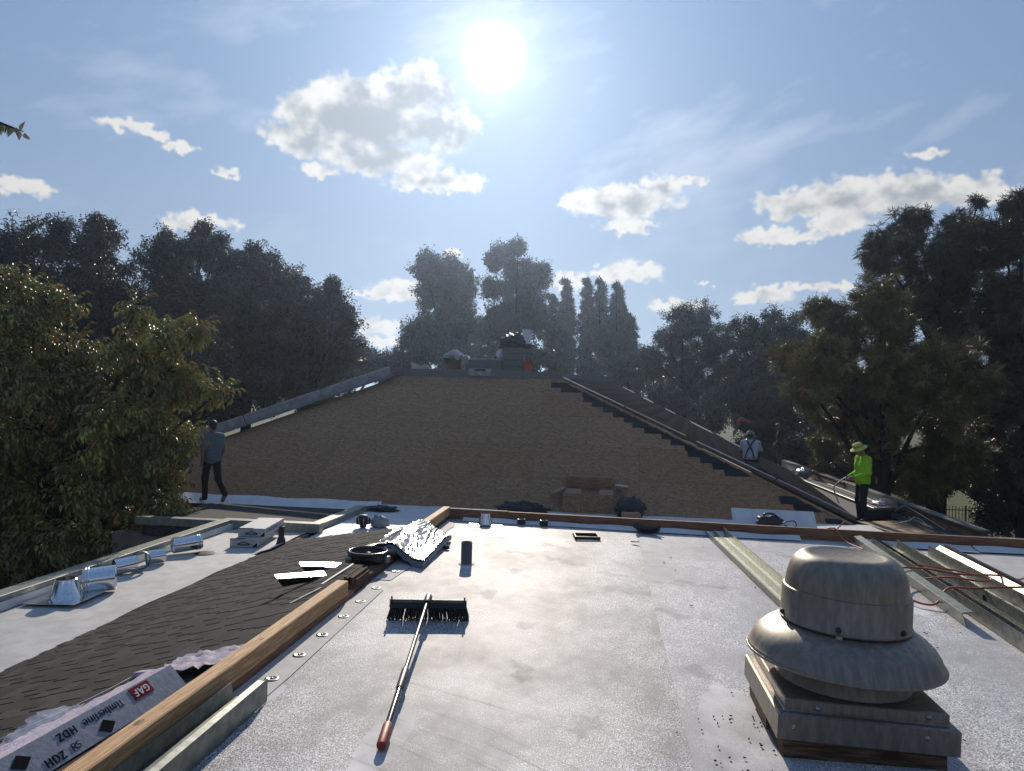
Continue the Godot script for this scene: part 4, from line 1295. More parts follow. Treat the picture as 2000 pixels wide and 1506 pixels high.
# ---------------------------------------------------------------- long rolled metal and cords on the right
func metal_channels():
	var a := thing("metal_channel", "pair of nested long metal channels running behind the fan", "metal channel")
	section("outer_channel", Vector3(1.24, 0.004, -9.0), Vector3(1.46, 0.004, -4.75), u_profile(0.1, 0.05, 0.062), mats.galvanised, a)
	section("inner_channel", Vector3(1.345, 0.006, -9.12), Vector3(1.565, 0.006, -4.75), u_profile(0.1, 0.045, 0.085), mats.galvanised, a)
	var c := thing("metal_channel", "long metal channel lying lowest, first right of the fan", "metal channel", Vector3.ZERO, 0.0, "long metal channels right of the fan")
	section("channel_web", Vector3(2.86, 0.004, -8.72), Vector3(2.64, 0.004, -5.72), [Vector2(0, 0), Vector2(0.012, 0), Vector2(0.012, 0.004), Vector2(0.004, 0.004), Vector2(-0.028, 0.1), Vector2(-0.032, 0.1)], mats.galvanised, c)
	section("channel_lip", Vector3(2.83, 0.102, -8.72), Vector3(2.61, 0.102, -5.72), [Vector2(0, 0), Vector2(0.07, 0.012), Vector2(0.07, 0.016), Vector2(0, 0.004)], mats.galvanised, c)
	var d := thing("metal_channel", "long metal channel with a bright edge, second right of the fan", "metal channel", Vector3.ZERO, 0.0, "long metal channels right of the fan")
	section("channel_web", Vector3(2.98, 0.004, -8.62), Vector3(2.70, 0.004, -4.3), u_profile(0.15, 0.11, 0.085), mats.galvanised, d)
	section("channel_lip", Vector3(2.985, 0.112, -8.5), Vector3(2.705, 0.112, -4.3), [Vector2(0, 0), Vector2(0.045, 0.0), Vector2(0.045, 0.003), Vector2(0, 0.003)], mats.bright_steel, d)
	var e := thing("metal_channel", "long metal channel with a slanted cut end, third right of the fan", "metal channel", Vector3.ZERO, 0.0, "long metal channels right of the fan")
	section("channel_web", Vector3(3.2, 0.006, -8.5), Vector3(2.93, 0.006, -4.3), u_profile(0.17, 0.125, 0.05), mats.galvanised, e)
	boxed("strap", at(3.06, 0.05, -6.35, 5), Vector3(0.02, 0.09, 0.004), mats.iron, e, 0.0)
	boxed("strap", at(2.98, 0.05, -5.4, 5), Vector3(0.02, 0.09, 0.004), mats.iron, e, 0.0)
	var g := thing("metal_channel", "sunlit metal channel with a bright rusty top, farthest right", "metal channel", Vector3.ZERO, 0.0, "long metal channels right of the fan")
	section("channel_side", Vector3(3.44, 0.006, -8.3), Vector3(3.22, 0.006, -4.3), [Vector2(0, 0), Vector2(0.16, 0), Vector2(0.16, 0.105), Vector2(0.156, 0.105), Vector2(0.156, 0.004), Vector2(0.004, 0.004), Vector2(0.004, 0.115), Vector2(0, 0.115)], mats.galvanised, g)
	section("channel_top", Vector3(3.45, 0.05, -8.25), Vector3(3.23, 0.05, -4.3), [Vector2(0, 0), Vector2(0.085, 0.08), Vector2(0.083, 0.083), Vector2(-0.002, 0.003)], mats.worn_steel, g)
	section("channel_lip", Vector3(3.575, 0.12, -8.25), Vector3(3.355, 0.12, -4.3), [Vector2(0, 0), Vector2(0.035, 0.0), Vector2(0.035, 0.02), Vector2(0, 0.02)], mats.iron, g)
	# extension cord
	var st := S(true)
	tube(st, smooth_path([Vector3(5.0, 0.02, -8.2), Vector3(4.3, 0.02, -7.75), Vector3(4.05, 0.03, -7.55), Vector3(3.7, 0.07, -7.08), Vector3(3.42, 0.14, -6.88), Vector3(3.12, 0.14, -6.85), Vector3(2.9, 0.14, -7.0), Vector3(2.68, 0.13, -7.02), Vector3(2.54, 0.1, -6.75), Vector3(2.48, 0.04, -6.35), Vector3(2.62, 0.03, -6.2), Vector3(2.8, 0.12, -6.38), Vector3(3.0, 0.14, -6.35), Vector3(3.3, 0.14, -6.45), Vector3(3.6, 0.13, -6.5), Vector3(3.75, 0.05, -6.35), Vector3(4.2, 0.015, -6.2), Vector3(5.2, 0.015, -6.0)], 8), 0.0085, 8)
	tag(obj("extension_cord", st, mats.cord), "orange extension cord looped over the metal channels", "cord", "orange extension cords")
	var s2 := S(true)
	tube(s2, smooth_path([Vector3(2.7, 0.035, -6.95), Vector3(2.95, 0.13, -6.75), Vector3(3.15, 0.14, -6.62), Vector3(3.3, 0.135, -6.75), Vector3(3.1, 0.15, -6.95), Vector3(2.85, 0.15, -7.12)], 8), 0.0075, 8)
	tag(obj("extension_cord", s2, mats.cord), "short orange cord loop lying inside the longer loop on the channels", "cord", "orange extension cords")
	var s3 := S(true)
	tube(s3, smooth_path([Vector3(2.95, 0.02, -8.0), Vector3(2.78, 0.02, -8.7), Vector3(2.72, 0.1, -8.9), Vector3(2.68, 0.145, -8.97), Vector3(2.6, 0.05, -9.1), Vector3(2.5, -0.5, -9.4), Vector3(2.6, -0.87, -10.2), Vector3(3.0, -0.88, -12.6)], 8), 0.0085, 8)
	tag(obj("extension_cord", s3, mats.cord), "orange cord that climbs over the back kerb behind the fan", "cord", "orange extension cords")
	var s4 := S(true)
	tube(s4, smooth_path([Vector3(3.3, -0.86, -13.2), Vector3(3.9, -0.86, -14.2), Vector3(4.35, -0.8, -14.5), Vector3(4.5, -0.6, -14.4)], 8), 0.011, 8)
	tag(obj("extension_cord", s4, mats.cord), "orange cord end sticking up beyond the back kerb", "cord", "orange extension cords")
	# weights by the right edge
	var w := thing("concrete_block", "mossy concrete block standing on a brick by the right channels", "block", Vector3(2.78, 0.02, -4.82), 0.25)
	boxed("slab", at(0, 0.13, 0), Vector3(0.36, 0.05, 0.2), mats.concrete, w, 0.008)
	boxed("brick", at(0.02, 0.055, 0), Vector3(0.26, 0.09, 0.14), mats.brick, w, 0.006)
	var w2 := thing("concrete_block", "low concrete block in front of the one on the brick", "block", Vector3(2.69, 0.015, -4.52), 0.35)
	boxed("slab", at(0, 0.03, 0), Vector3(0.3, 0.06, 0.18), mats.concrete, w2, 0.008)

# ---------------------------------------------------------------- things on the lower left roof
func duct(called: String, label: String, p: Vector3, dir: Vector3, r: float, length: float, collar: bool) -> Node3D:
	var o := thing(called, label, "duct", p, 0.0, "steel duct pieces on the low side roof")
	var y := dir.normalized()
	var x := y.cross(Vector3.UP).normalized()
	var xf := Transform3D(Basis(x, y, x.cross(y)), Vector3.ZERO)
	var st := S()
	lathe(st, [[r - 0.004, -length * 0.5 + 0.01], [r, -length * 0.5, 1], [r, length * 0.5, 1], [r - 0.004, length * 0.5], [r - 0.006, 0.0], [r - 0.004, -length * 0.5]], 40, xf)
	obj("tube", st, mats.duct_steel, o)
	if collar:
		for k in [-0.42, -0.34]:
			var c := S()
			lathe(c, [[r, length * k - 0.012], [r + 0.008, length * k - 0.006], [r + 0.008, length * k + 0.006], [r, length * k + 0.012]], 40, xf)
			obj("bead", c, mats.duct_steel, o)
	return o

func left_objects():
	var y := -0.882
	var cone := thing("pipe_flashing", "large bright cone flashing on a bent square plate on the low side roof", "flashing", Vector3(-6.05, y + 0.02, -7.83), 0.06)
	boxed("plate", at(0, 0.015, 0, 0, 0, 1.5), Vector3(0.62, 0.004, 0.62), mats.duct_steel, cone, 0.001)
	var st := S()
	lathe(st, [[0.19, 0.015], [0.175, 0.03], [0.115, 0.22, 1], [0.108, 0.225, 1], [0.106, 0.08]], 40)
	obj("cone", st, mats.duct_steel, cone)
	duct("duct_piece", "largest steel duct piece, with beaded collar, behind the cone flashing", Vector3(-5.90, y + 0.155, -8.2), Vector3(0.8, 0.06, -0.5), 0.15, 0.34, true)
	var d2 := duct("duct_piece", "narrow bright duct elbow lying behind the collared duct", Vector3(-6.16, y + 0.115, -9.05), Vector3(0.6, 0.1, -0.75), 0.105, 0.26, false)
	var el := S()
	lathe(el, [[0.11, -0.05], [0.125, 0.0], [0.11, 0.05]], 32, Transform3D(Basis(Vector3.UP, 0.7) * Basis(Vector3.RIGHT, 1.4), Vector3(0.1, 0.03, -0.18)))
	obj("elbow_ring", el, mats.iron, d2)
	duct("duct_piece", "short plain duct tube between the elbow and the small collared duct", Vector3(-6.12, y + 0.105, -9.65), Vector3(0.75, 0.05, -0.65), 0.1, 0.24, false)
	duct("duct_piece", "small collared duct tube farthest back beside the dark hole", Vector3(-6.1, y + 0.135, -10.4), Vector3(-0.7, -0.05, 0.75), 0.115, 0.4, true)
	var hs := S()
	lathe(hs, [[0.0, 0.003], [0.13, 0.004], [0.15, 0.0]], 32)
	var ho := obj("vent_opening", hs, mats.black)
	ho.position = Vector3(-5.82, y + 0.006, -10.42)
	tag(ho, "round black vent opening beside the small collared duct", "vent opening")
	# two flat cartons
	for k in 2:
		var lab: String = ["flat white carton with a roof emblem, lower of two", "flat white carton with a roof emblem, upper of two"][k]
		var bx := thing("carton", lab, "carton", Vector3(-5.56 + 0.06 * k, y + 0.002 + k * 0.135, -11.43 - 0.16 * k), 0.16 - 0.03 * k, "stacked white cartons")
		boxed("box", at(0, 0.065, 0), Vector3(0.42, 0.13, 1.0), mats.card, bx, 0.005)
		boxed("flap", at(-0.09, 0.1315, 0.497, 0, 4), Vector3(0.23, 0.003, 0.03), mats.print_dark, bx, 0.0)
		var em := S(true)
		tube(em, [Vector3(-0.1, 0.045, 0.503), Vector3(-0.06, 0.062, 0.503), Vector3(0.0, 0.085, 0.503), Vector3(0.06, 0.062, 0.503), Vector3(0.1, 0.045, 0.503)], 0.007, 6)
		obj("roof_emblem", em, mats.print_dark, bx)
		var ln := S()
		for j in 8:
			box(ln, at(-0.077 + j * 0.022, 0.038, 0.5012), Vector3(0.015, 0.022, 0.0024), 0.0)
		obj("print_line", ln, mats.print_dark, bx)
		var cut := S()
		prism(cut, [Vector2(0.13, 0.003), Vector2(0.208, 0.003), Vector2(0.208, 0.075)], 0.003, at(0, 0, 0.4995))
		obj("torn_corner", cut, mats.print_dark, bx)
		boxed("side_print", at(0.2112, 0.07, 0.1), Vector3(0.002, 0.05, 0.6), mats.wrap, bx, 0.0)
	# black vent boot
	var v := thing("vent_boot", "short black vent pipe in a rubber boot beside the cartons", "vent pipe", Vector3(-4.92, slope_y(-4.92) + 0.0, -11.05))
	var vs := S()
	lathe(vs, [[0.1, 0.0], [0.075, 0.03], [0.055, 0.12], [0.045, 0.13, 1], [0.045, 0.3, 1], [0.038, 0.305], [0.036, 0.25]], 24)
	obj("boot", vs, mats.rubber, v)
	boxed("base_sheet", at(-0.06, 0.02, 0.28, 0, 0, 16.0), Vector3(0.26, 0.004, 0.5), mats.flashing_white, v, 0.0)
	# ribbed round vent and grey sack on the white strip beyond
	var tv := thing("round_vent", "black ribbed round vent on the white strip beyond the shingles", "vent", Vector3(-4.28, -0.89, -13.1))
	var ts := S()
	lathe(ts, [[0.06, 0.0], [0.06, 0.05, 1], [0.11, 0.06], [0.115, 0.17], [0.07, 0.22], [0.0, 0.23]], 24)
	obj("drum", ts, mats.rubber, tv)
	for k in 16:
		var a := TAU * k / 16
		boxed("fin", Transform3D(Basis(Vector3.UP, -a), Vector3(cos(a) * 0.122, 0.12, sin(a) * 0.122)), Vector3(0.014, 0.12, 0.012), mats.coping if k % 2 else mats.black, tv, 0.0)
	tag(obj("grey_sack", lump(Vector3(-4.0, -0.82, -13.2), Vector3(0.16, 0.14, 0.13), 0.35, 8, 12, -0.89), mats.foam), "small grey sack lying right of the ribbed vent", "sack")
	tag(obj("dark_rag", lump(Vector3(-4.5, -0.86, -15.0), Vector3(0.32, 0.07, 0.18), 0.4, 9, 12, -0.89), mats.rubber), "dark crumpled rag at the end of the white upstand", "rag")

# ---------------------------------------------------------------- things at the foot, on the ridge and on the right edge
func back_objects():
	# white sheet with a tool before it
	var ws := S(true)
	sheet(ws, 10, 4, func(u, v): return Vector3(lerpf(2.63, 4.24, u), lerpf(-0.895, -0.585, v) - 0.015 * u, lerpf(-15.12, -15.45, v) + 0.015 * sin(u * 5.0)), 0.004)
	tag(obj("white_sheet", ws, mats.flashing_white), "white membrane sheet leaning at the foot of the board slope behind the tool", "sheet")
	var t := thing("power_tool", "black carry-handled power tool standing before the white sheet", "power tool", Vector3(3.3, -0.89, -15.02), 0.15)
	obj("body", lump(Vector3(0, 0.12, 0), Vector3(0.24, 0.11, 0.12), 0.25, 14, 12, 0.0), mats.black, t)
	boxed("motor", at(-0.16, 0.13, 0), Vector3(0.14, 0.2, 0.17), mats.black, t, 0.02)
	var hs := S(true)
	tube(hs, smooth_path([Vector3(-0.13, 0.2, 0), Vector3(-0.1, 0.27, 0), Vector3(0.05, 0.275, 0), Vector3(0.17, 0.2, 0), Vector3(0.24, 0.14, 0)]), 0.022, 10)
	obj("handle", hs, mats.black, t)
	var cs := S(true)
	tube(cs, smooth_path([Vector3(0.22, 0.08, 0), Vector3(0.3, 0.13, 0.05), Vector3(0.46, 0.15, 0.05), Vector3(0.48, 0.06, 0.1), Vector3(0.36, 0.04, 0.1), Vector3(0.26, 0.08, 0.05)]), 0.012, 8)
	obj("hose", cs, mats.black, t)
	# open vent curb with flaps on the board slope
	var c := thing("vent_curb", "square wooden vent curb with bent flaps at the foot of the board slope", "roof curb", Vector3(-0.2, -0.9, -16.2))
	boxed("front", at(0, 0.19, 0.3), Vector3(1.2, 0.44, 0.03), mats.osb, c)
	for s in [-1, 1]:
		boxed("side", at(s * 0.585, 0.2, -0.2), Vector3(0.03, 0.46, 1.0), mats.timber_old, c)
		boxed("top_ledge", at(s * 0.36 - 0.03, 0.425, 0.1, 0, 14), Vector3(0.36 if s < 0 else 0.3, 0.012, 0.36), mats.card_brown, c)
	boxed("back_box", at(-0.05, 0.52, -0.5), Vector3(0.98, 0.36, 0.4), mats.timber_red, c)
	boxed("flap", at(-0.7, 0.44, 0.0, 20, 0, 24), Vector3(0.3, 0.012, 0.25), mats.card_brown, c)
	boxed("flap", at(0.66, 0.55, -0.25, -10, 0, -4), Vector3(0.28, 0.012, 0.2), mats.card, c)
	tag(obj("black_bag", lump(Vector3(0.62, -0.72, -15.6), Vector3(0.3, 0.24, 0.2), 0.3, 18, 14, -0.89), mats.black_gloss), "black plastic bag slumped right of the vent curb", "bag")
	tag(obj("black_tarp", lump(Vector3(-1.62, -0.83, -15.5), Vector3(0.52, 0.16, 0.22), 0.4, 19, 16, -0.89), mats.rubber), "dark folded tarpaulin lying left of the vent curb", "tarpaulin")
	var bk := S()
	box(bk, at(0.62, -0.8, -15.1, 10), Vector3(0.36, 0.16, 0.2), 0.01)
	tag(obj("toolbox", bk, mats.card_brown), "small brown box in front of the black bag", "box")
	# on the ridge
	var ch := thing("chimney", "square grey chimney stub on the ridge under a dark tarpaulin", "chimney", Vector3(-2.585, 2.03, -21.5))
	boxed("stack", at(0, 0.45, 0), Vector3(0.62, 0.92, 0.6), mats.mortar, ch, 0.01)
	for k in 4:
		boxed("course_joint", at(0, 0.2 + k * 0.18, 0.302), Vector3(0.6, 0.012, 0.006), mats.timber_old, ch, 0.0)
	var tp := obj("tarpaulin", lump(Vector3(-2.6, 3.08, -21.5), Vector3(0.42, 0.27, 0.4), 0.35, 26, 18, 2.94), mats.black)
	tag(tp, "dark crumpled tarpaulin over the chimney top", "tarpaulin")
	var fl := S(true)
	sheet(fl, 6, 8, func(u, v): return Vector3(lerpf(-2.36, -2.05, u) - 0.1 * (1.0 - v) * (u - 0.2), lerpf(3.08, 3.5, v) - 0.02 * u, -21.35 + 0.08 * sin(u * 3.0 + v * 2.0)))
	tag(obj("flapping_sheet", fl, mats.flashing_white), "white sheet flapping up right of the chimney tarpaulin", "sheet")
	var bx := thing("ridge_hatch", "low flat grey hatch box left of the chimney", "hatch", Vector3(-3.4, 2.03, -21.5))
	boxed("lid", at(0.02, 0.56, 0), Vector3(0.94, 0.06, 0.8), mats.hip_metal, bx)
	boxed("base", at(0, 0.26, 0), Vector3(1.02, 0.52, 0.8), mats.mortar, bx)
	tag(obj("plastic_bag", lump(Vector3(-3.0, 2.72, -21.4), Vector3(0.11, 0.15, 0.1), 0.5, 33, 10, 2.62), mats.flashing_white), "white plastic bag on the hatch against the chimney", "bag")
	var bu := thing("bucket", "orange-red bucket beside the chimney foot", "bucket", Vector3(-2.16, 2.28, -21.2))
	var bs := S()
	lathe(bs, [[0.0, 0.0], [0.11, 0.0, 1], [0.14, 0.26], [0.146, 0.27, 1], [0.135, 0.27], [0.105, 0.02]], 24)
	obj("pail", bs, mat(lin(0.55, 0.06, 0.03), 0.4), bu)
	var pp := S(true)
	sheet(pp, 8, 4, func(u, v): return Vector3(lerpf(-5.5, -4.98, u), 2.26 + v * (0.2 * (1.0 - u) + 0.12 * exp(-pow((u - 0.75) / 0.1, 2.0))), -20.9 + 0.05 * v), 0.004)
	tag(obj("paper_sheet", pp, mats.flashing_white), "bent white sheet standing on the left end of the ridge", "sheet")
	var po := thing("ridge_post", "short grey square post on the ridge between the stooping worker and the hatch", "post", Vector3(-4.2, 2.03, -22.0))
	boxed("post", at(0, 0.32, 0), Vector3(0.11, 0.66, 0.11), mats.hip_metal, po)
	boxed("plate", at(-0.28, 0.3, -0.1), Vector3(0.4, 0.55, 0.02), mats.timber_old, po)
	# right edge clutter
	var gu := thing("gutter_length", "loose metal gutter length on the low right strip near the parapet corner", "gutter", Vector3.ZERO)
	section("trough", Vector3(6.50, -0.93, -18.3), Vector3(6.38, -0.93, -15.0), u_profile(0.12, 0.1, 0.08), mats.galvanised, gu)
	var pl := S()
	box(pl, at(6.1, -0.93, -16.0, 12, 0, 2), Vector3(0.95, 0.02, 1.5), 0.002)
	tag(obj("plywood_sheet", pl, mats.card_brown), "sunlit plywood sheet lying at the worker's feet", "plywood")
	var sb := thing("shingle_stack", "dark stack of shingles right of the worker in the lime shirt", "shingle stack", Vector3(6.35, -1.05, -17.7), 0.2)
	for k in 4:
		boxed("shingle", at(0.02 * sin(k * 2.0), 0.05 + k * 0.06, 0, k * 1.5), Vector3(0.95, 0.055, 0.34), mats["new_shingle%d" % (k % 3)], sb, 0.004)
	var names := ["grey board lying lowest along the right strip", "weathered board lying along the right strip by the parapet", "thin pale batten lying along the right strip"]
	for k in 3:
		var bo := beam("loose_board", Vector3(6.72 + k * 0.17, -0.98 + k * 0.02, -18.4 - k * 0.6), Vector3(6.6 + k * 0.2, -0.98 + k * 0.02, -27.0 + k * 1.5), 0.12 - 0.03 * k, 0.03, [mats.coping, mats.mortar, mats.card][k])
		tag(bo, names[k], "board", "loose boards along the right strip")
	tag(obj("plastic_roll", lump(Vector3(6.95, -0.86, -26.6), Vector3(0.22, 0.17, 0.4), 0.4, 40, 12, -1.03), mats.wrap), "grey crumpled plastic on the right strip behind the lime-shirted worker", "plastic")
	tag(obj("paper_scraps", lump(Vector3(7.0, -0.9, -19.6), Vector3(0.16, 0.06, 0.25), 0.7, 41, 10, -1.03), mats.wrap_pink), "pinkish paper scraps on the right strip", "scraps")
	for k in 3:
		var s := S(true)
		var dz := k * 0.7
		tube(s, smooth_path([Vector3(6.1 + k * 0.22, -0.9, -16.3 - dz), Vector3(6.25 + k * 0.2, -0.78 + 0.05 * k, -16.0 - dz), Vector3(6.5 + k * 0.2, -0.74, -16.2 - dz), Vector3(6.6 + k * 0.2, -0.95, -15.4 - dz * 0.5)]), 0.011, 6)
		tag(obj("hose", s, [mats.cord_grey, mats.rubber, mats.cord_grey][k]), ["pale air hose arching nearest on the right strip", "dark hose arching across the right strip", "pale air hose arching farthest along the right strip"][k], "hose", "hoses on the right strip")
	var rp := S(true)
	tube(rp, smooth_path([Vector3(5.62, -0.08, -17.75), Vector3(5.5, -0.2, -17.9), Vector3(5.38, -0.38, -18.0), Vector3(5.42, -0.62, -17.9), Vector3(5.46, -0.72, -17.85)]), 0.014, 6)
	tag(obj("hanging_strap", rp, mats.cord_grey), "pale strap hanging down beside the lime-shirted worker", "strap")

# ---------------------------------------------------------------- people
# surface nets over tapered capsules joined by a smooth minimum; a bone is [a, b, radius at a, radius at b]
func flesh(st: SurfaceTool, bones: Array, cell: float, k: float):
	var lo := Vector3.ONE * 99.0
	var hi := -lo
	for b in bones:
		for e in 2:
			lo = lo.min(b[e] - Vector3.ONE * (b[2 + e] + k + cell * 2.0))
			hi = hi.max(b[e] + Vector3.ONE * (b[2 + e] + k + cell * 2.0))
	var nx := int((hi.x - lo.x) / cell) + 2
	var ny := int((hi.y - lo.y) / cell) + 2
	var nz := int((hi.z - lo.z) / cell) + 2
	var f := PackedFloat32Array()
	f.resize(nx * ny * nz)
	f.fill(9.0)
	for b in bones:
		var a: Vector3 = b[0]
		var ab: Vector3 = b[1] - a
		var l2 := maxf(ab.length_squared(), 1e-8)
		var reach: float = maxf(b[2], b[3]) + k + cell * 2.0
		var p0: Vector3 = (a.min(b[1]) - Vector3.ONE * reach - lo) / cell
		var p1: Vector3 = (a.max(b[1]) + Vector3.ONE * reach - lo) / cell
		for z in range(maxi(0, int(p0.z)), mini(nz, int(p1.z) + 1)):
			for y in range(maxi(0, int(p0.y)), mini(ny, int(p1.y) + 1)):
				var row := (z * ny + y) * nx
				for x in range(maxi(0, int(p0.x)), mini(nx, int(p1.x) + 1)):
					var p := lo + Vector3(x, y, z) * cell - a
					var h := clampf(p.dot(ab) / l2, 0.0, 1.0)
					var d: float = (p - ab * h).length() - lerpf(b[2], b[3], h)
					var o := f[row + x]
					var w := maxf(k - absf(d - o), 0.0) / k
					f[row + x] = minf(d, o) - w * w * k * 0.25
	var ids := PackedInt32Array()
	ids.resize(nx * ny * nz)
	ids.fill(-1)
	var verts := PackedVector3Array()
	for z in nz - 1:
		for y in ny - 1:
			var row := (z * ny + y) * nx
			for x in nx - 1:
				var i := row + x
				if f[i] > 4.0:
					continue
				var mask := 0
				var sum := Vector3.ZERO
				var cnt := 0
				for e in EDGES:
					var va := f[i + e[0] % 2 + ((e[0] >> 1) % 2) * nx + (e[0] >> 2) * nx * ny]
					var vb := f[i + e[1] % 2 + ((e[1] >> 1) % 2) * nx + (e[1] >> 2) * nx * ny]
					if (va < 0.0) != (vb < 0.0):
						var t := va / (va - vb)
						sum += Vector3(e[0] % 2, (e[0] >> 1) % 2, e[0] >> 2).lerp(Vector3(e[1] % 2, (e[1] >> 1) % 2, e[1] >> 2), t)
						cnt += 1
				if cnt:
					ids[i] = verts.size()
					verts.append(lo + (Vector3(x, y, z) + sum / cnt) * cell)
	for z in range(1, nz - 1):
		for y in range(1, ny - 1):
			for x in range(1, nx - 1):
				var i := (z * ny + y) * nx + x
				var v := f[i]
				for ax in 3:
					var step: int = [1, nx, nx * ny][ax]
					if (v < 0.0) == (f[i + step] < 0.0):
						continue
					var s1: int = [nx, nx * ny, 1][ax]
					var s2: int = [nx * ny, 1, nx][ax]
					var c := [ids[i], ids[i - s1], ids[i - s1 - s2], ids[i - s2]]
					if c.min() < 0:
						continue
					var out := Vector3.ZERO
					out[ax] = 1.0 if v < 0.0 else -1.0
					t3(st, verts[c[0]], verts[c[1]], verts[c[2]], out)
					t3(st, verts[c[0]], verts[c[2]], verts[c[3]], out)

const EDGES := [[0, 1], [2, 3], [4, 5], [6, 7], [0, 2], [1, 3], [4, 6], [5, 7], [0, 4], [1, 5], [2, 6], [3, 7]]

func standing() -> Dictionary:   # facing +z, left is +x
	return {"pelvis": Vector3(0, 0.96, 0), "chest": Vector3(0, 1.27, 0.0), "neck": Vector3(0, 1.46, 0.0), "head": Vector3(0, 1.62, 0.03), "look": Vector3(0, -0.1, 1),
		"sl": Vector3(0.185, 1.40, 0), "sr": Vector3(-0.185, 1.40, 0), "el": Vector3(0.245, 1.12, -0.03), "er": Vector3(-0.245, 1.12, -0.03), "wl": Vector3(0.25, 0.88, 0.05), "wr": Vector3(-0.25, 0.88, 0.05),
		"hl": Vector3(0.09, 0.92, 0), "hr": Vector3(-0.09, 0.92, 0), "kl": Vector3(0.1, 0.5, 0.03), "kr": Vector3(-0.1, 0.5, 0.03), "al": Vector3(0.11, 0.09, -0.02), "ar": Vector3(-0.11, 0.09, -0.02), "tl": Vector3(0.13, 0.045, 0.14), "tr": Vector3(-0.13, 0.045, 0.14)}

func person(label: String, p: Vector3, yaw: float, change: Dictionary, look: Dictionary) -> Node3D:
	var j := standing()
	for key in change:
		j[key] = change[key]
	var o := thing("person", label, "person", p, deg_to_rad(yaw))
	var fwd: Vector3 = j.look.normalized()
	var side: Vector3 = Vector3.UP.cross(fwd)
	side = Vector3.RIGHT if side.length() < 0.2 else side.normalized()
	var crown := fwd.cross(side).normalized()
	var head: Vector3 = j.head
	var across: Vector3 = (j.sl - j.sr).normalized()
	# the body: one continuous skin
	var bones := []
	var torso := func(grow: float) -> Array:
		var r := []
		for s in [-1.0, 1.0]:
			r.append([j.pelvis + across * 0.075 * s, j.chest + across * 0.095 * s, 0.098 + grow, 0.108 + grow])
			r.append([j.chest + across * 0.09 * s, j.neck - across * -0.085 * s - (j.neck - j.chest) * 0.28, 0.105 + grow, 0.07 + grow])
		r.append([j.sr, j.sl, 0.058 + grow, 0.058 + grow])
		return r
	bones += torso.call(-0.012)
	bones.append([j.neck - (j.head - j.neck) * 0.3, j.neck.lerp(head, 0.55), 0.058, 0.054])
	for s in ["l", "r"]:
		bones.append([j["s" + s], j["e" + s], 0.05, 0.04])
		bones.append([j["e" + s], j["w" + s], 0.04, 0.028])
		bones.append([j["h" + s], j["k" + s], 0.078, 0.052])
		bones.append([j["k" + s], j["k" + s].lerp(j["a" + s], 0.35), 0.052, 0.054])
		bones.append([j["k" + s].lerp(j["a" + s], 0.35), j["a" + s], 0.054, 0.036])
		bones.append([j["a" + s], j["t" + s], 0.036, 0.03])
	var st := S(true)
	flesh(st, bones, 0.022, 0.035)
	# head: skull, jaw, brow, nose, lips, ears, sunken eyes left by the brow and cheeks
	var hb := [[head + crown * 0.035 - fwd * 0.018, head + crown * 0.03 + fwd * 0.012, 0.086, 0.082], [head - crown * 0.02 + fwd * 0.02, head - crown * 0.085 + fwd * 0.05, 0.068, 0.036], [head - crown * 0.05 - fwd * 0.02, j.neck, 0.056, 0.055],
		[head + crown * 0.004 + fwd * 0.094, head - crown * 0.035 + fwd * 0.112, 0.009, 0.014], [head - crown * 0.062 + fwd * 0.086 - side * 0.016, head - crown * 0.062 + fwd * 0.086 + side * 0.016, 0.009, 0.009]]
	for s in [-1.0, 1.0]:
		hb.append([head + crown * 0.026 + fwd * 0.083 + side * 0.02 * s, head + crown * 0.024 + fwd * 0.072 + side * 0.048 * s, 0.012, 0.012])
		hb.append([head - crown * 0.025 + fwd * 0.072 + side * 0.036 * s, head - crown * 0.03 + fwd * 0.06 + side * 0.048 * s, 0.018, 0.016])
		hb.append([head + crown * 0.01 + side * 0.084 * s, head - crown * 0.03 + side * 0.08 * s, 0.013, 0.009])
	flesh(st, hb, 0.009, 0.014)
	# hands: palm, four unequal curled fingers, thumb from the side
	for s in ["l", "r"]:
		var w: Vector3 = j["w" + s]
		var d: Vector3 = (w - j["e" + s]).normalized()
		var inward := across * (-1.0 if s == "l" else 1.0)
		inward = (inward - d * inward.dot(d)).normalized()
		var spread := d.cross(inward).normalized()
		if spread.dot(fwd) < 0.0:
			spread = -spread
		var hn := [[w, w + d * 0.075, 0.025, 0.024], [w + spread * 0.014, w + d * 0.08 + spread * 0.028, 0.02, 0.016], [w - spread * 0.012, w + d * 0.075 - spread * 0.026, 0.02, 0.015]]
		for k in 4:
			var base := w + d * 0.085 + spread * (0.03 - 0.02 * k)
			var len: float = [0.07, 0.08, 0.074, 0.058][k]
			var m := base + d * len * 0.5 + inward * 0.008
			hn.append([base, m, 0.0098, 0.0092])
			hn.append([m, m + (d * 0.75 + inward * 0.65).normalized() * len * 0.5, 0.0092, 0.008])
		var tb := w + d * 0.02 + spread * 0.026
		hn.append([tb, tb + (d * 0.6 + spread * 0.7 + inward * 0.3).normalized() * 0.042, 0.013, 0.011])
		hn.append([tb + (d * 0.6 + spread * 0.7 + inward * 0.3).normalized() * 0.042, tb + (d * 0.8 + spread * 0.62 + inward * 0.45).normalized() * 0.075, 0.011, 0.009])
		flesh(st, hn, 0.006, 0.006)
	obj("body", st, mat(look.skin, 0.55), o)
	# clothes over it
	var sh := S(true)
	var sb: Array = torso.call(0.016)
	for s in ["l", "r"]:
		sb.append([j["s" + s], j["e" + s].lerp(j["s" + s], 0.0 if look.long else 0.25), 0.064, 0.055 if look.long else 0.06])
		if look.long:
			sb.append([j["e" + s], j["w" + s], 0.053, 0.04])
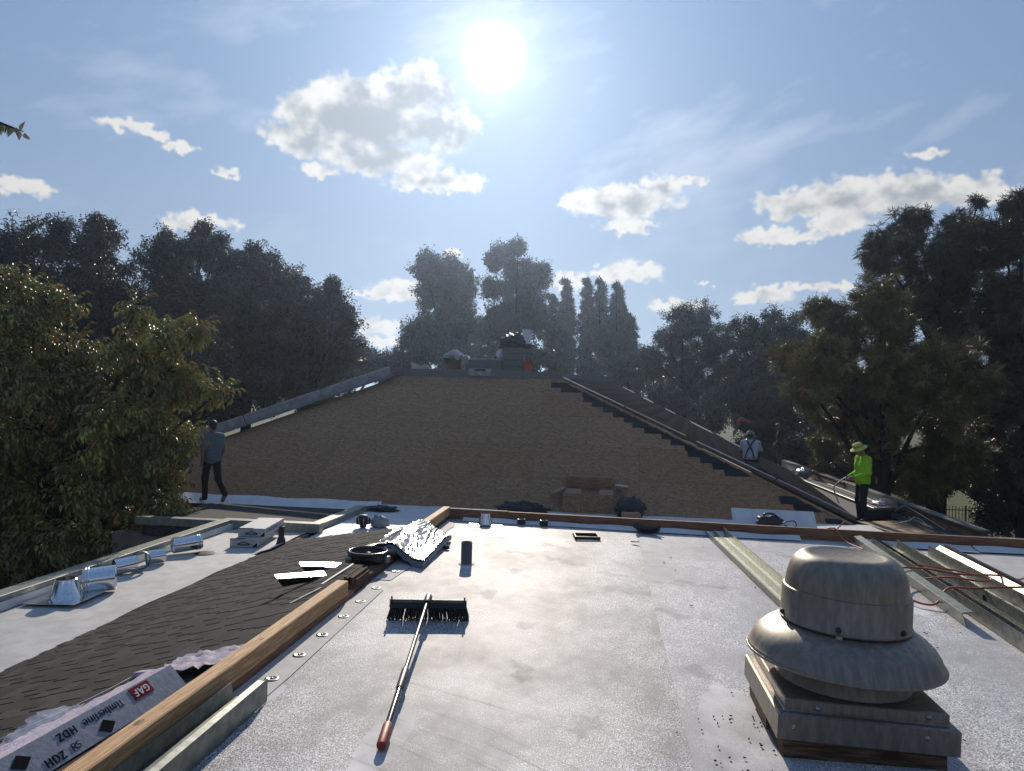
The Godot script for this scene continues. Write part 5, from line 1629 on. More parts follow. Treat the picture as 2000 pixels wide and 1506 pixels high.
	if look.has("loose"):
		sb.append([j.pelvis + across * 0.07 - Vector3(0, 0.05, 0), j.pelvis - across * 0.07 - Vector3(0, 0.05, 0), 0.112, 0.112])
	flesh(sh, sb, 0.022, 0.05)
	var shirt_m := mottled(look.shirt, look.shirt * 0.8, 0.35, 0.85, 0.0, 0.02, 0.0, 90)
	obj("shirt", sh, shirt_m, o)
	var tr := S(true)
	var tb2 := [[j.pelvis + across * 0.06, j.pelvis - across * 0.06, 0.1, 0.1]]
	for s in ["l", "r"]:
		tb2.append([j["h" + s], j["k" + s], 0.094, 0.07])
		tb2.append([j["k" + s], j["a" + s], 0.07, 0.058])
	flesh(tr, tb2, 0.022, 0.04)
	obj("trousers", tr, mat(look.trousers, 0.85), o)
	for s in ["l", "r"]:
		var bt := S(true)
		var toe: Vector3 = j["t" + s]
		var ank: Vector3 = j["a" + s]
		flesh(bt, [[ank, ank.lerp(toe, 0.35), 0.05, 0.047], [ank.lerp(toe, 0.25), toe, 0.045, 0.04], [ank, ank + (j["k" + s] - ank).normalized() * 0.07, 0.05, 0.05]], 0.015, 0.02)
		obj("boot", bt, mat(look.boots, 0.7), o)
	var hx := Transform3D(Basis(side, crown, fwd), head)
	if look.has("hair"):
		var hr := S(true)
		flesh(hr, [[head + crown * 0.05 - fwd * 0.03, head + crown * 0.055 + fwd * 0.01, 0.088, 0.08], [head + crown * 0.0 - fwd * 0.05, head - crown * 0.04 - fwd * 0.055, 0.066, 0.045]], 0.014, 0.02)
		obj("hair", hr, mat(look.hair, 0.6), o)
	if look.has("hat"):
		var ht := S()
		lathe(ht, [[0.0, 0.15], [0.05, 0.148], [0.085, 0.138], [0.1, 0.115], [0.108, 0.06, 1], [0.108, 0.05], [0.14, 0.036], [look.brim, 0.02], [look.brim, 0.014, 1], [0.11, 0.04]], 28, hx * at(0, 0.012, 0, 0, -4))
		obj("hat", ht, mat(look.hat, 0.8), o)
		if look.has("hat_band"):
			var hb2 := S()
			lathe(hb2, [[0.1105, 0.055], [0.107, 0.085], [0.103, 0.112]], 28, hx * at(0, 0.012, 0, 0, -4))
			obj("hat_band", hb2, mat(look.hat_band, 0.8), o)
	return o

func people():
	var skin := lin(0.2, 0.11, 0.07)
	# walking along the foot of the board slope, seen from behind at the left
	person("person with dark hair walking left in a grey-blue tee beside the leafy bush", Vector3(-8.28, -0.87, -15.0), -125,
		{"kl": Vector3(0.1, 0.52, 0.09), "al": Vector3(0.1, 0.09, 0.08), "tl": Vector3(0.11, 0.045, 0.23), "kr": Vector3(-0.1, 0.5, -0.1), "ar": Vector3(-0.1, 0.2, -0.42), "tr": Vector3(-0.1, 0.06, -0.32), "er": Vector3(-0.26, 1.12, 0.03), "wr": Vector3(-0.27, 0.9, 0.14), "el": Vector3(0.26, 1.13, -0.09), "wl": Vector3(0.27, 0.9, -0.1)},
		{"skin": skin, "shirt": lin(0.15, 0.2, 0.235), "trousers": lin(0.012, 0.012, 0.014), "boots": lin(0.25, 0.19, 0.14), "hair": lin(0.012, 0.009, 0.008), "long": false, "loose": 1})
	# lime shirt, looking down to the left
	person("person in a lime-green long-sleeved shirt and wide hat looking down left", Vector3(5.66, -1.02, -16.95), -78,
		{"head": Vector3(0, 1.6, 0.09), "look": Vector3(0.1, -0.55, 1), "el": Vector3(0.26, 1.12, 0.02), "wl": Vector3(0.16, 1.02, 0.26), "er": Vector3(-0.25, 1.1, -0.02), "wr": Vector3(-0.13, 1.0, 0.24), "kl": Vector3(0.11, 0.5, 0.05), "kr": Vector3(-0.12, 0.5, 0.02)},
		{"skin": skin, "shirt": lin(0.30, 0.62, 0.03), "trousers": lin(0.012, 0.015, 0.022), "boots": lin(0.02, 0.016, 0.013), "hair": lin(0.012, 0.009, 0.008), "hat": lin(0.40, 0.5, 0.12), "hat_band": lin(0.42, 0.22, 0.06), "brim": 0.185, "long": true, "loose": 1})
	# white shirt and braces, crouching on the dark slope with the back to us
	var w := person("person in a white shirt and dark crossed braces crouching on the dark slope", Vector3(3.98, -0.14, -20.62), 165,
		{"pelvis": Vector3(0, 0.2, 0), "chest": Vector3(0, 0.47, 0.1), "neck": Vector3(0, 0.63, 0.16), "head": Vector3(0.02, 0.74, 0.24), "look": Vector3(0, -0.45, 1), "sl": Vector3(0.185, 0.58, 0.13), "sr": Vector3(-0.185, 0.58, 0.13), "el": Vector3(0.26, 0.33, 0.24), "er": Vector3(-0.28, 0.34, 0.22), "wl": Vector3(0.16, 0.24, 0.42), "wr": Vector3(-0.14, 0.3, 0.43),
		"hl": Vector3(0.09, 0.16, 0.0), "hr": Vector3(-0.09, 0.16, 0.0), "kl": Vector3(0.2, 0.4, 0.33), "kr": Vector3(-0.22, 0.38, 0.32), "al": Vector3(0.14, 0.08, 0.2), "ar": Vector3(-0.15, 0.1, 0.2), "tl": Vector3(0.16, 0.06, 0.36), "tr": Vector3(-0.18, 0.08, 0.36)},
		{"skin": skin, "shirt": lin(0.5, 0.53, 0.58), "trousers": lin(0.05, 0.025, 0.018), "boots": lin(0.03, 0.02, 0.015), "hair": lin(0.012, 0.009, 0.008), "hat": lin(0.2, 0.22, 0.22), "brim": 0.15, "long": false})
	for s in [-1.0, 1.0]:
		var b := S(true)
		tube(b, smooth_path([Vector3(0.11 * s, 0.67, 0.13), Vector3(0.07 * s, 0.63, 0.0), Vector3(-0.0 * s, 0.5, -0.035), Vector3(-0.07 * s, 0.36, -0.068), Vector3(-0.12 * s, 0.18, -0.115)]), 0.022, 6)
		obj("brace", b, mats.black, w)
	# dark figure standing at the far end of the strip
	person("person in dark clothes standing beyond the far end of the dark slope", Vector3(6.98, -1.03, -30.3), -100,
		{"look": Vector3(0, -0.4, 1), "head": Vector3(0, 1.6, 0.07), "wl": Vector3(0.2, 0.95, 0.14), "wr": Vector3(-0.2, 0.95, 0.14)},
		{"skin": skin, "shirt": lin(0.03, 0.03, 0.035), "trousers": lin(0.014, 0.015, 0.02), "boots": lin(0.1, 0.1, 0.1), "hair": lin(0.02, 0.012, 0.008), "long": true})
	# red shirt, its colour brightened in place of sun rim light, bent right over behind the far edge of the slope
	person("person in a dark red shirt bending over behind the far roof edge", Vector3(7.1, -1.3, -38.6), -95,
		{"pelvis": Vector3(0, 1.75, -0.28), "chest": Vector3(0, 1.9, 0.1), "neck": Vector3(0, 1.82, 0.34), "head": Vector3(0, 1.72, 0.48), "look": Vector3(0, -1, 0.5), "sl": Vector3(0.19, 1.8, 0.27), "sr": Vector3(-0.19, 1.8, 0.27), "el": Vector3(0.24, 1.5, 0.33), "er": Vector3(-0.24, 1.5, 0.33), "wl": Vector3(0.2, 1.26, 0.42), "wr": Vector3(-0.18, 1.26, 0.42),
		"hl": Vector3(0.09, 1.7, -0.28), "hr": Vector3(-0.09, 1.7, -0.28), "kl": Vector3(0.12, 1.28, -0.12), "kr": Vector3(-0.12, 1.28, -0.16), "al": Vector3(0.12, 0.86, -0.25), "ar": Vector3(-0.12, 0.86, -0.3), "tl": Vector3(0.13, 0.82, -0.1), "tr": Vector3(-0.13, 0.82, -0.15)},
		{"skin": skin, "shirt": lin(0.4, 0.12, 0.1), "trousers": lin(0.02, 0.018, 0.02), "boots": lin(0.02, 0.02, 0.02), "hair": lin(0.02, 0.012, 0.008), "hat": lin(0.25, 0.2, 0.15), "brim": 0.12, "long": false})
	# stooping worker on the ridge
	person("person in a pale shirt stooping on the ridge left of the square post", Vector3(-4.95, 2.06, -24.0), 75,
		{"pelvis": Vector3(0, 0.72, -0.2), "chest": Vector3(0, 0.82, 0.1), "neck": Vector3(0, 0.74, 0.32), "head": Vector3(0, 0.64, 0.43), "look": Vector3(0, -1, 0.5), "sl": Vector3(0.19, 0.74, 0.26), "sr": Vector3(-0.19, 0.74, 0.26), "el": Vector3(0.24, 0.5, 0.36), "er": Vector3(-0.24, 0.5, 0.36), "wl": Vector3(0.2, 0.3, 0.5), "wr": Vector3(-0.18, 0.3, 0.5),
		"hl": Vector3(0.09, 0.68, -0.2), "hr": Vector3(-0.09, 0.68, -0.2), "kl": Vector3(0.12, 0.42, 0.06), "kr": Vector3(-0.12, 0.42, 0.02), "al": Vector3(0.12, 0.09, -0.14), "ar": Vector3(-0.12, 0.09, -0.18), "tl": Vector3(0.13, 0.045, 0.02), "tr": Vector3(-0.13, 0.045, -0.02)},
		{"skin": skin, "shirt": lin(0.42, 0.45, 0.48), "trousers": lin(0.05, 0.045, 0.05), "boots": lin(0.02, 0.02, 0.02), "hair": lin(0.02, 0.012, 0.008), "hat": lin(0.3, 0.3, 0.3), "brim": 0.13, "long": false})

# ---------------------------------------------------------------- trees
var sprays := {}
var leaf_mats := {}

func leaf(st: SurfaceTool, base: Vector3, dir: Vector3, up: Vector3, l: float, w: float, bend: float, segs := 2):
	var side := dir.cross(up).normalized()
	up = side.cross(dir).normalized()
	var last := [base, base, base]
	for k in range(1, segs + 2):
		var t := float(k) / (segs + 1)
		var wide := w * sin(PI * pow(t, 0.75)) * 0.5 if k <= segs else 0.0
		var c := base + dir * l * t - up * bend * l * t * t
		var rim := up * wide * 0.45
		var now := [c - side * wide + rim, c, c + side * wide + rim]
		for s in 2:
			t3(st, last[s], last[s + 1], now[s])
			t3(st, last[s + 1], now[s + 1], now[s])
		last = now

func spray(kind: String) -> Mesh:
	if sprays.has(kind):
		return sprays[kind]
	var r := RandomNumberGenerator.new()
	r.seed = kind.hash()
	var st := S()
	if kind == "bush":
		for k in 7:
			var t := k / 6.0
			var p := Vector3(0, -0.05 * t * t, t * 0.24)
			var a := (k % 2) * PI + r.randf_range(-0.5, 0.5)
			leaf(st, p, Vector3(cos(a) * 0.85, r.randf_range(-0.75, 0.05), 0.55).normalized(), Vector3.UP, r.randf_range(0.07, 0.115), r.randf_range(0.036, 0.055), r.randf_range(0.2, 0.6))
		t3(st, Vector3(-0.003, 0, 0), Vector3(0.003, 0, 0), Vector3(0, -0.05, 0.24))
	elif kind == "ash" or kind == "locust":
		for b in 3:
			var yaw := -0.8 + b * 0.8 + r.randf_range(-0.2, 0.2)
			var d := Vector3(sin(yaw), r.randf_range(-0.3, 0.35), cos(yaw)).normalized()
			var n := 5
			for k in n:
				for s in [-1.0, 1.0]:
					var p := d * (0.04 + 0.032 * k) + Vector3(0, -0.09 * pow(k / 5.0, 2), 0)
					var side = d.cross(Vector3.UP).normalized() * s
					leaf(st, p, (side * 0.8 + d * 0.55 + Vector3(0, r.randf_range(-0.5, 0.1), 0)).normalized(), Vector3.UP, 0.066 if kind == "ash" else 0.06, 0.028, 0.25, 1)
			leaf(st, d * 0.2 + Vector3(0, -0.09, 0), d, Vector3.UP, 0.066, 0.028, 0.2, 1)
	else:
		var big: float = {"dark": 0.105, "mid": 0.12, "pale": 0.11, "haze": 0.19, "poplar": 0.15}[kind]
		var rad := big * 2.6
		for k in 13:
			var d := Vector3(r.randfn(), r.randfn() * 0.8, r.randfn()).normalized()
			if kind == "poplar":
				d = Vector3(d.x * 0.5, absf(d.y) + 0.6, d.z * 0.5).normalized()
			leaf(st, d * rad * r.randf_range(0.1, 0.9), (d + Vector3(r.randf() - 0.5, -0.5 if kind != "poplar" else 0.4, r.randf() - 0.5)).normalized(), Vector3(r.randf() - 0.5, 1, r.randf() - 0.5).normalized(), big, big * 0.55, 0.2, 1)
	sprays[kind] = mesh_of(st)
	return sprays[kind]

func leaf_material(kind: String) -> StandardMaterial3D:
	if not leaf_mats.has(kind):
		var m := mat(Color.WHITE, 0.42)
		m.vertex_color_use_as_albedo = true
		m.backlight_enabled = true
		m.backlight = {"bush": Color(0.5, 0.5, 0.5), "ash": Color(0.2, 0.2, 0.2), "locust": Color(0.3, 0.3, 0.3), "haze": Color(0.12, 0.12, 0.12)}.get(kind, Color(0.15, 0.15, 0.15))
		leaf_mats[kind] = m
	return leaf_mats[kind]

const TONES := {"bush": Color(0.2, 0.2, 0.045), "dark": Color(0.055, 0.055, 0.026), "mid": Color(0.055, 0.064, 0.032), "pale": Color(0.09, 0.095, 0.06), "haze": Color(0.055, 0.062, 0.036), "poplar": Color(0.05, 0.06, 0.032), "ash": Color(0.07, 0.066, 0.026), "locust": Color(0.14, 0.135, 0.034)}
const DENSITY := {"bush": 1700.0, "dark": 900.0, "mid": 620.0, "pale": 620.0, "haze": 330.0, "poplar": 560.0, "ash": 1300.0, "locust": 1600.0}

func tree(called: String, kind: String, label: String, blobs: Array):
	var r := RandomNumberGenerator.new()
	r.seed = label.hash()
	var clump := FastNoiseLite.new()
	clump.seed = r.randi() % 1000
	clump.frequency = 0.85 if kind in ["bush", "ash", "locust"] else 0.5
	clump.fractal_octaves = 3
	var low := 99.0
	var mid := Vector3.ZERO
	var area := 0.0
	for b in blobs:
		b[3] *= 0.74 if kind == "poplar" else 0.88
		mid += Vector3(b[0], b[1], b[2]) * b[3] * b[3]
		area += b[3] * b[3]
		low = minf(low, b[1])
	mid /= area
	var foot := Vector3(mid.x, -4.55, mid.z)
	var o := thing(called, label, "bush" if kind == "bush" else "tree", foot, 0.0, {"poplar": "poplars behind the ridge", "bush": ""}.get(kind, "trees round the roofs"))
	# trunk and limbs
	var size := sqrt(area)
	var thick: float = clampf(0.045 * (mid.y + 4.5), 0.08, 0.32)
	var fork := Vector3(mid.x, lerpf(-4.5, mid.y, 0.62), mid.z)
	var st := S(true)
	tube(st, smooth_path([Vector3.ZERO, (fork - foot) * 0.5 + Vector3(r.randf_range(-0.15, 0.15), 0, 0.1), fork - foot, mid - foot], 4), range(13).map(func(i): return thick * lerpf(1.25, 0.3, i / 12.0)), 9)
	obj("trunk", st, mats.bark, o)
	var limbs := S(true)
	for b in blobs:
		var c := Vector3(b[0], b[1], b[2])
		var start := foot.lerp(mid, clampf(0.5 + 0.4 * r.randf(), 0.0, 0.95))
		start.y = minf(start.y, c.y)
		var bend := start.lerp(c, 0.55) + Vector3(0, 0.25 * b[3], 0)
		tube(limbs, smooth_path([start - foot, bend - foot, c - foot], 4), range(9).map(func(i): return thick * lerpf(0.32, 0.05, i / 8.0)), 6)
		for k in 4:
			var d := Vector3(r.randfn(), absf(r.randfn()) * 0.9, r.randfn()).normalized()
			tube(limbs, [c - foot, c - foot + d * b[3] * 0.55 + Vector3(0, 0.05, 0), c - foot + d * b[3] * 1.0], [0.025, 0.014, 0.004], 4)
	obj("limbs", limbs, mats.bark, o)
	# crown
	var buf := PackedFloat32Array()
	var n := 0
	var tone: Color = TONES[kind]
	var shown := []
	for b in blobs:
		var c := Vector3(b[0], b[1], b[2])
		var want := int(DENSITY[kind] * b[3] * b[3] + 30)
		var warm := r.randf_range(0.8, 1.25)
		var clumps := []
		for k in 26:
			var cd := Vector3(r.randfn(), r.randfn(), r.randfn()).normalized()
			clumps.append([c + cd * b[3] * r.randf_range(0.25, 1.0), b[3] * r.randf_range(0.16, 0.36), r.randf_range(0.7, 1.35), Vector3.ZERO])
		for k in 12:   # shoots that stand out of the crown
			var cd := Vector3(r.randfn(), r.randfn() + 0.7, r.randfn()).normalized()
			clumps.append([c + cd * b[3] * 0.75, b[3] * r.randf_range(0.05, 0.1), r.randf_range(0.8, 1.3), (cd + Vector3(r.randfn(), 0.8, r.randfn()) * 0.3) * b[3] * r.randf_range(0.25, 0.62)])
		for k in want:
			var cl: Array = clumps[k % 26] if k % 7 or kind == "poplar" else clumps[26 + (k / 7) % 12]
			var d := Vector3(r.randfn(), r.randfn(), r.randfn()).normalized()
			var p: Vector3 = cl[0] + d * cl[1] * pow(r.randf(), 0.5) * Vector3(1.15, 0.85, 1.15) + cl[3] * pow(r.randf(), 1.3)
			var g := clump.get_noise_3dv(p * 3.0 / maxf(b[3], 0.5))
			if g < -0.25 and r.randf() < 0.75:
				continue
			d = ((p - c).normalized() + d * 0.5).normalized()
			var out := (d * 0.8 + Vector3(r.randfn(), r.randfn() - (0.35 if kind == "bush" else 0.1), r.randfn()) * 0.75).normalized()
			if kind == "poplar":
				out = (out * 0.5 + Vector3.UP * 0.4).normalized()
			var x := out.cross(Vector3.UP if absf(out.y) < 0.95 else Vector3.RIGHT).normalized()
			if kind != "bush" and kind != "poplar":
				x = x.rotated(out, r.randf_range(-1.6, 1.6))
			var y := x.cross(out).normalized()
			var s := r.randf_range(0.75, 1.3)
			x *= -s
			y *= s
			var z := out * s
			p -= foot
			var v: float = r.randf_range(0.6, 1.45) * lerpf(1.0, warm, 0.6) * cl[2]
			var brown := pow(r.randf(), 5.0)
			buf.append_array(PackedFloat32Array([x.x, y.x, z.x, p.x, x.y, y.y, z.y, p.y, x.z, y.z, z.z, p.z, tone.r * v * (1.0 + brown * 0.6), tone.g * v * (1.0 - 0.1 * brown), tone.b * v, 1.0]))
			n += 1
			if kind == "bush" and (p + foot).z > c.z + b[3] * 0.45:
				shown.append(Transform3D(Basis(x, y, z), p))
	var mm := MultiMesh.new()
	mm.transform_format = MultiMesh.TRANSFORM_3D
	mm.use_colors = true
	mm.mesh = spray(kind)
	mm.instance_count = n
	mm.buffer = buf
	var mi := MultiMeshInstance3D.new()
	mi.name = "crown"
	mi.multimesh = mm
	mi.material_override = leaf_material(kind)
	o.add_child(mi, true)
	mi.set_meta("kind", "stuff")
	# the leaves that stand out towards us, one by one
	if kind == "bush":
		var lm := []
		for k in 4:
			var ls := S()
			leaf(ls, Vector3.ZERO, Vector3(0, -0.25, 1).normalized(), Vector3.UP, 0.11 + 0.012 * k, 0.05 + 0.004 * k, 0.3 + 0.08 * k, 3)
			lm.append(mesh_of(ls))
		for k in mini(260, shown.size()):
			var xf: Transform3D = shown[(k * 37) % shown.size()]
			xf.origin += xf.basis.z * 0.1
			var ml: Material = mats["leaf%d" % (k % 3)]
			obj("leaf", lm[k % 4], ml, o).transform = xf

func overhang():
	# a branch tip reaching into the picture from a tree that stands left of it
	var o := thing("overhanging_branch", "twig tip with dark drooping leaves reaching in at the left edge of the sky", "branch", Vector3(-7.6, -4.55, -5.6))
	var st := S(true)
	tube(st, smooth_path([Vector3(0, 0, 0), Vector3(0.1, 4.0, 0.1), Vector3(0.0, 7.0, 0.0), Vector3(0.7, 8.35, -0.4), Vector3(1.4, 8.75, -0.65), Vector3(1.75, 8.64, -0.72), Vector3(2.1, 8.52, -0.76)], 5), range(31).map(func(i): return lerpf(0.16, 0.004, pow(i / 30.0, 0.5))), 8)
	obj("trunk", st, mats.bark, o)
	var r := RandomNumberGenerator.new()
	r.seed = 5
	for k in 17:
		var ls := S()
		var t := k / 16.0
		var p := Vector3(1.55, 8.72, -0.69).lerp(Vector3(2.11, 8.51, -0.76), t)
		var d := Vector3(r.randf_range(-0.3, 0.7), r.randf_range(-1.0, -0.35) if k != 15 else 0.9, r.randf_range(-0.5, 0.5)).normalized()
		leaf(ls, p, d, Vector3(r.randf() - 0.5, 0.6, r.randf() - 0.5).normalized(), r.randf_range(0.09, 0.13), r.randf_range(0.045, 0.062), 0.3, 3)
		obj("leaf", ls, mats["leaf%d" % (k % 3)], o)

func plants():
	for k in 3:
		var c: Color = [Color(0.11, 0.12, 0.025), Color(0.16, 0.14, 0.03), Color(0.08, 0.075, 0.02)][k]
		var m := mat(lin(c.r, c.g, c.b), 0.4)
		m.backlight_enabled = true
		m.backlight = Color(0.36, 0.36, 0.36)
		mats["leaf%d" % k] = m
	overhang()
	tree("broadleaf_tree", "dark", "dark broadleaf tree filling the left edge behind the yellow-green bush", [[-26.50,7.12,-30.13,1.61],[-24.28,7.78,-29.98,1.18],[-26.38,5.00,-30.66,2.45],[-28.31,5.77,-29.67,2.51],[-23.91,4.94,-29.95,1.92],[-26.32,2.20,-30.71,2.80],[-29.99,2.66,-31.85,2.93]])
	tree("broadleaf_tree", "dark", "dark tree whose thin spike rises highest left of the lone cloud puff", [[-23.47,8.55,-32.22,1.01],[-23.71,6.65,-32.10,1.69],[-21.41,5.06,-30.73,1.95],[-23.64,3.70,-31.44,2.24],[-21.67,1.85,-30.91,2.30],[-22.49,8.76,-30.40,0.30],[-22.42,7.94,-30.22,0.64]])
	tree("broadleaf_tree", "dark", "dark tree with wispy twigs reaching up under the small left cloud", [[-18.83,7.12,-30.02,1.22],[-18.55,7.99,-32.18,0.90],[-18.30,8.83,-31.90,0.33],[-17.55,8.30,-31.93,0.38],[-19.98,8.23,-31.62,0.47],[-18.75,5.22,-29.99,1.89],[-17.27,4.85,-30.52,1.91],[-18.98,2.84,-31.28,2.54]])
	tree("broadleaf_tree", "dark", "round-topped dark tree between the wispy tree and the thin loose tree", [[-17.85,7.31,-33.74,1.28],[-16.55,7.04,-34.30,1.37],[-17.41,5.28,-34.29,2.25],[-15.01,3.19,-32.09,2.21],[-17.66,2.48,-33.42,2.20],[-16.80,8.22,-33.67,0.34]])
	tree("broadleaf_tree", "dark", "thin loose tree at the right end of the left row beside the roof", [[-14.40,6.05,-32.46,1.18],[-13.05,5.14,-31.62,1.10],[-12.49,5.73,-32.59,0.84],[-11.36,4.70,-31.56,0.82],[-13.75,3.56,-33.89,2.08],[-12.46,3.34,-33.83,1.34],[-14.00,1.47,-32.69,2.01],[-12.24,6.43,-32.08,0.28]])
	tree("low_tree", "haze", "low distant trees showing between the left row and the ridge, nearest the row", [[-15.94,3.59,-48.16,1.03],[-14.37,3.22,-46.90,0.94],[-16.64,3.05,-47.97,1.37],[-17.93,2.32,-47.67,1.71]])
	tree("low_tree", "haze", "low distant tree close to the left end of the ridge slab", [[-14.60,3.73,-50.62,0.79],[-13.75,3.19,-50.28,1.07],[-15.05,2.83,-51.00,1.09]])
	tree("understorey_tree", "dark", "shaded undergrowth tree behind the upper part of the yellow-green bush", [[-18.28,0.88,-21.80,1.81],[-15.90,0.14,-21.51,1.93],[-19.99,-0.14,-21.32,2.12],[-19.19,-1.54,-22.54,2.05],[-18.17,-3.09,-21.01,1.43],[-16.59,-3.37,-21.22,1.27],[-16.19,-2.60,-22.52,1.18]])
	tree("understorey_tree", "dark", "shaded undergrowth tree between the bush and the grey hip edge", [[-14.40,0.80,-22.93,1.53],[-12.85,1.01,-23.70,1.04],[-15.81,-0.97,-23.21,1.72],[-13.16,2.20,-23.21,1.19],[-12.14,1.37,-24.83,0.90]])
	tree("maple_tree", "haze", "leaning broad tree at the left of the middle group", [[-14.60,11.63,-58.85,1.42],[-13.12,11.45,-60.25,1.79],[-11.47,10.17,-59.29,1.46],[-14.28,9.67,-61.37,2.08],[-12.12,7.78,-59.65,2.35],[-14.70,6.49,-59.80,1.69],[-16.15,5.55,-61.83,1.58],[-12.94,4.83,-59.84,2.53],[-11.03,6.68,-61.38,1.64]])
	tree("tall_tree", "haze", "tallest tree of the middle group with open clumps above the chimney", [[-8.75,13.57,-63.53,1.33],[-7.05,13.51,-59.22,0.66],[-9.04,12.18,-58.77,0.74],[-9.13,10.13,-59.72,1.09],[-7.43,11.70,-62.93,1.67],[-6.93,8.98,-62.18,2.43],[-8.82,7.00,-59.85,2.09],[-5.55,11.27,-60.72,1.10],[-4.99,11.73,-59.92,0.67],[-5.75,8.05,-61.46,2.05],[-7.30,4.88,-58.96,2.71]])
	tree("poplar_tree", "poplar", "thin poplar directly right of the tallest middle tree", [[-5.06,10.80,-71.05,0.44],[-4.94,10.47,-72.33,0.55],[-5.15,10.01,-72.69,0.66],[-4.85,9.36,-71.33,0.79],[-5.13,9.00,-72.73,0.91],[-4.52,7.94,-66.84,0.93],[-4.81,7.62,-68.53,1.04],[-4.90,7.50,-72.82,1.21],[-5.00,6.90,-71.60,1.29],[-4.64,6.25,-69.34,1.25],[-5.05,5.97,-72.67,1.31],[-4.71,5.36,-70.67,1.27],[-4.98,4.93,-71.90,1.29],[-4.55,4.31,-68.63,1.24],[-4.68,3.80,-67.97,1.22]])
	tree("poplar_tree", "poplar", "second poplar, narrow, left of the twin poplars", [[-3.74,12.07,-69.59,0.48],[-3.44,11.22,-67.69,0.56],[-3.69,10.86,-69.22,0.67],[-3.67,10.75,-72.90,0.86],[-3.65,9.63,-68.92,0.91],[-3.34,8.84,-66.92,1.02],[-3.53,8.31,-67.13,1.11],[-3.37,7.83,-67.95,1.22],[-3.74,7.58,-71.80,1.39],[-3.40,6.79,-69.18,1.34],[-3.55,6.18,-68.71,1.33],[-3.29,5.50,-67.52,1.31],[-3.75,5.21,-73.09,1.41],[-3.36,4.46,-69.60,1.35],[-3.47,3.84,-68.22,1.32]])
	tree("poplar_tree", "poplar", "left one of the twin poplars that touch at the top", [[-1.72,11.85,-67.40,0.42],[-1.52,11.29,-67.41,0.51],[-1.71,10.78,-68.11,0.66],[-1.58,10.63,-71.35,0.79],[-1.68,9.64,-68.01,0.84],[-1.47,9.01,-67.35,0.97],[-1.71,8.69,-70.18,1.11],[-1.47,7.97,-68.68,1.18],[-1.76,7.80,-73.40,1.37],[-1.42,6.72,-67.90,1.26],[-1.66,6.33,-70.46,1.31],[-1.48,5.85,-72.04,1.34],[-1.61,5.13,-69.72,1.30],[-1.48,4.66,-73.41,1.36],[-1.59,3.94,-70.17,1.30]])
	tree("poplar_tree", "poplar", "right one of the twin poplars that touch at the top", [[-0.53,11.96,-68.71,0.43],[-0.33,11.55,-69.81,0.53],[-0.49,10.65,-67.42,0.65],[-0.30,10.41,-69.89,0.77],[-0.47,9.65,-68.78,0.85],[-0.29,9.53,-72.87,1.05],[-0.47,8.88,-72.49,1.15],[-0.25,8.10,-70.41,1.21],[-0.41,7.26,-67.44,1.25],[-0.22,6.82,-68.88,1.28],[-0.39,6.24,-68.79,1.28],[-0.19,5.62,-68.61,1.27],[-0.37,5.06,-68.74,1.28],[-0.17,4.66,-72.82,1.35],[-0.34,3.90,-68.19,1.26]])
	tree("poplar_tree", "poplar", "broad poplar standing alone at the right of the poplar row", [[1.01,11.44,-67.69,0.51],[1.31,11.66,-73.29,0.70],[1.09,10.80,-70.97,0.83],[1.34,10.55,-73.70,1.01],[1.10,9.56,-69.96,1.10],[1.36,9.33,-73.15,1.25],[1.15,8.62,-71.57,1.37],[1.37,8.11,-72.47,1.54],[1.18,7.49,-72.16,1.63],[1.36,6.83,-70.60,1.60],[1.14,6.08,-68.03,1.54],[1.35,5.61,-68.81,1.56],[1.25,5.25,-73.01,1.65],[1.47,4.71,-73.21,1.65],[1.28,4.11,-73.35,1.66]])
	tree("poplar_tree", "poplar", "short poplar lowest of the row beside the broad one", [[2.24,8.92,-69.68,0.38],[2.51,8.80,-71.75,0.49],[2.35,8.49,-72.64,0.60],[2.52,8.06,-71.67,0.69],[2.37,7.80,-72.75,0.80],[2.51,7.26,-70.95,0.87],[2.36,6.98,-71.74,0.98],[2.57,6.60,-71.97,1.08],[2.29,6.08,-69.29,1.09],[2.64,6.01,-73.49,1.16],[2.45,5.61,-73.68,1.16],[2.46,4.98,-68.09,1.07],[2.47,4.91,-73.79,1.16],[2.68,4.51,-73.76,1.16],[2.43,4.09,-71.87,1.13]])
	tree("broadleaf_tree", "mid", "open-crowned tree right of the poplars with sky holes", [[4.99,6.35,-48.87,1.33],[6.81,6.87,-52.96,1.43],[3.99,5.36,-49.14,0.87],[5.76,4.42,-53.18,2.02],[3.89,3.61,-51.59,1.61],[7.02,4.58,-49.21,1.53],[2.97,4.17,-49.20,0.94],[5.31,1.71,-51.64,2.31]])
	tree("broadleaf_tree", "mid", "grey-green tree between the open-crowned tree and the big right trees", [[8.40,5.24,-46.61,1.44],[10.10,5.97,-47.54,1.34],[9.35,3.59,-48.21,2.13],[10.84,5.49,-45.48,1.40],[10.23,3.32,-44.55,1.96],[7.76,2.74,-48.00,1.81],[8.37,1.05,-44.39,1.67]])
	tree("shrub_tree", "pale", "pale shrubby tree behind the bending worker in red", [[7.64,2.07,-43.64,1.29],[5.80,0.91,-40.60,1.31],[4.59,0.53,-43.04,1.28],[3.26,1.52,-42.76,1.16]])
	tree("ash_tree", "ash", "big dark ash tree against the right cloud", [[10.29,7.66,-27.24,0.80],[9.33,6.51,-26.39,0.96],[10.85,8.12,-27.30,0.39],[11.12,6.83,-25.82,0.84],[12.14,7.69,-27.00,0.60],[12.16,6.15,-26.25,1.29],[10.71,5.44,-27.35,1.54],[11.95,4.28,-27.25,1.95],[12.39,8.45,-26.57,0.14]])
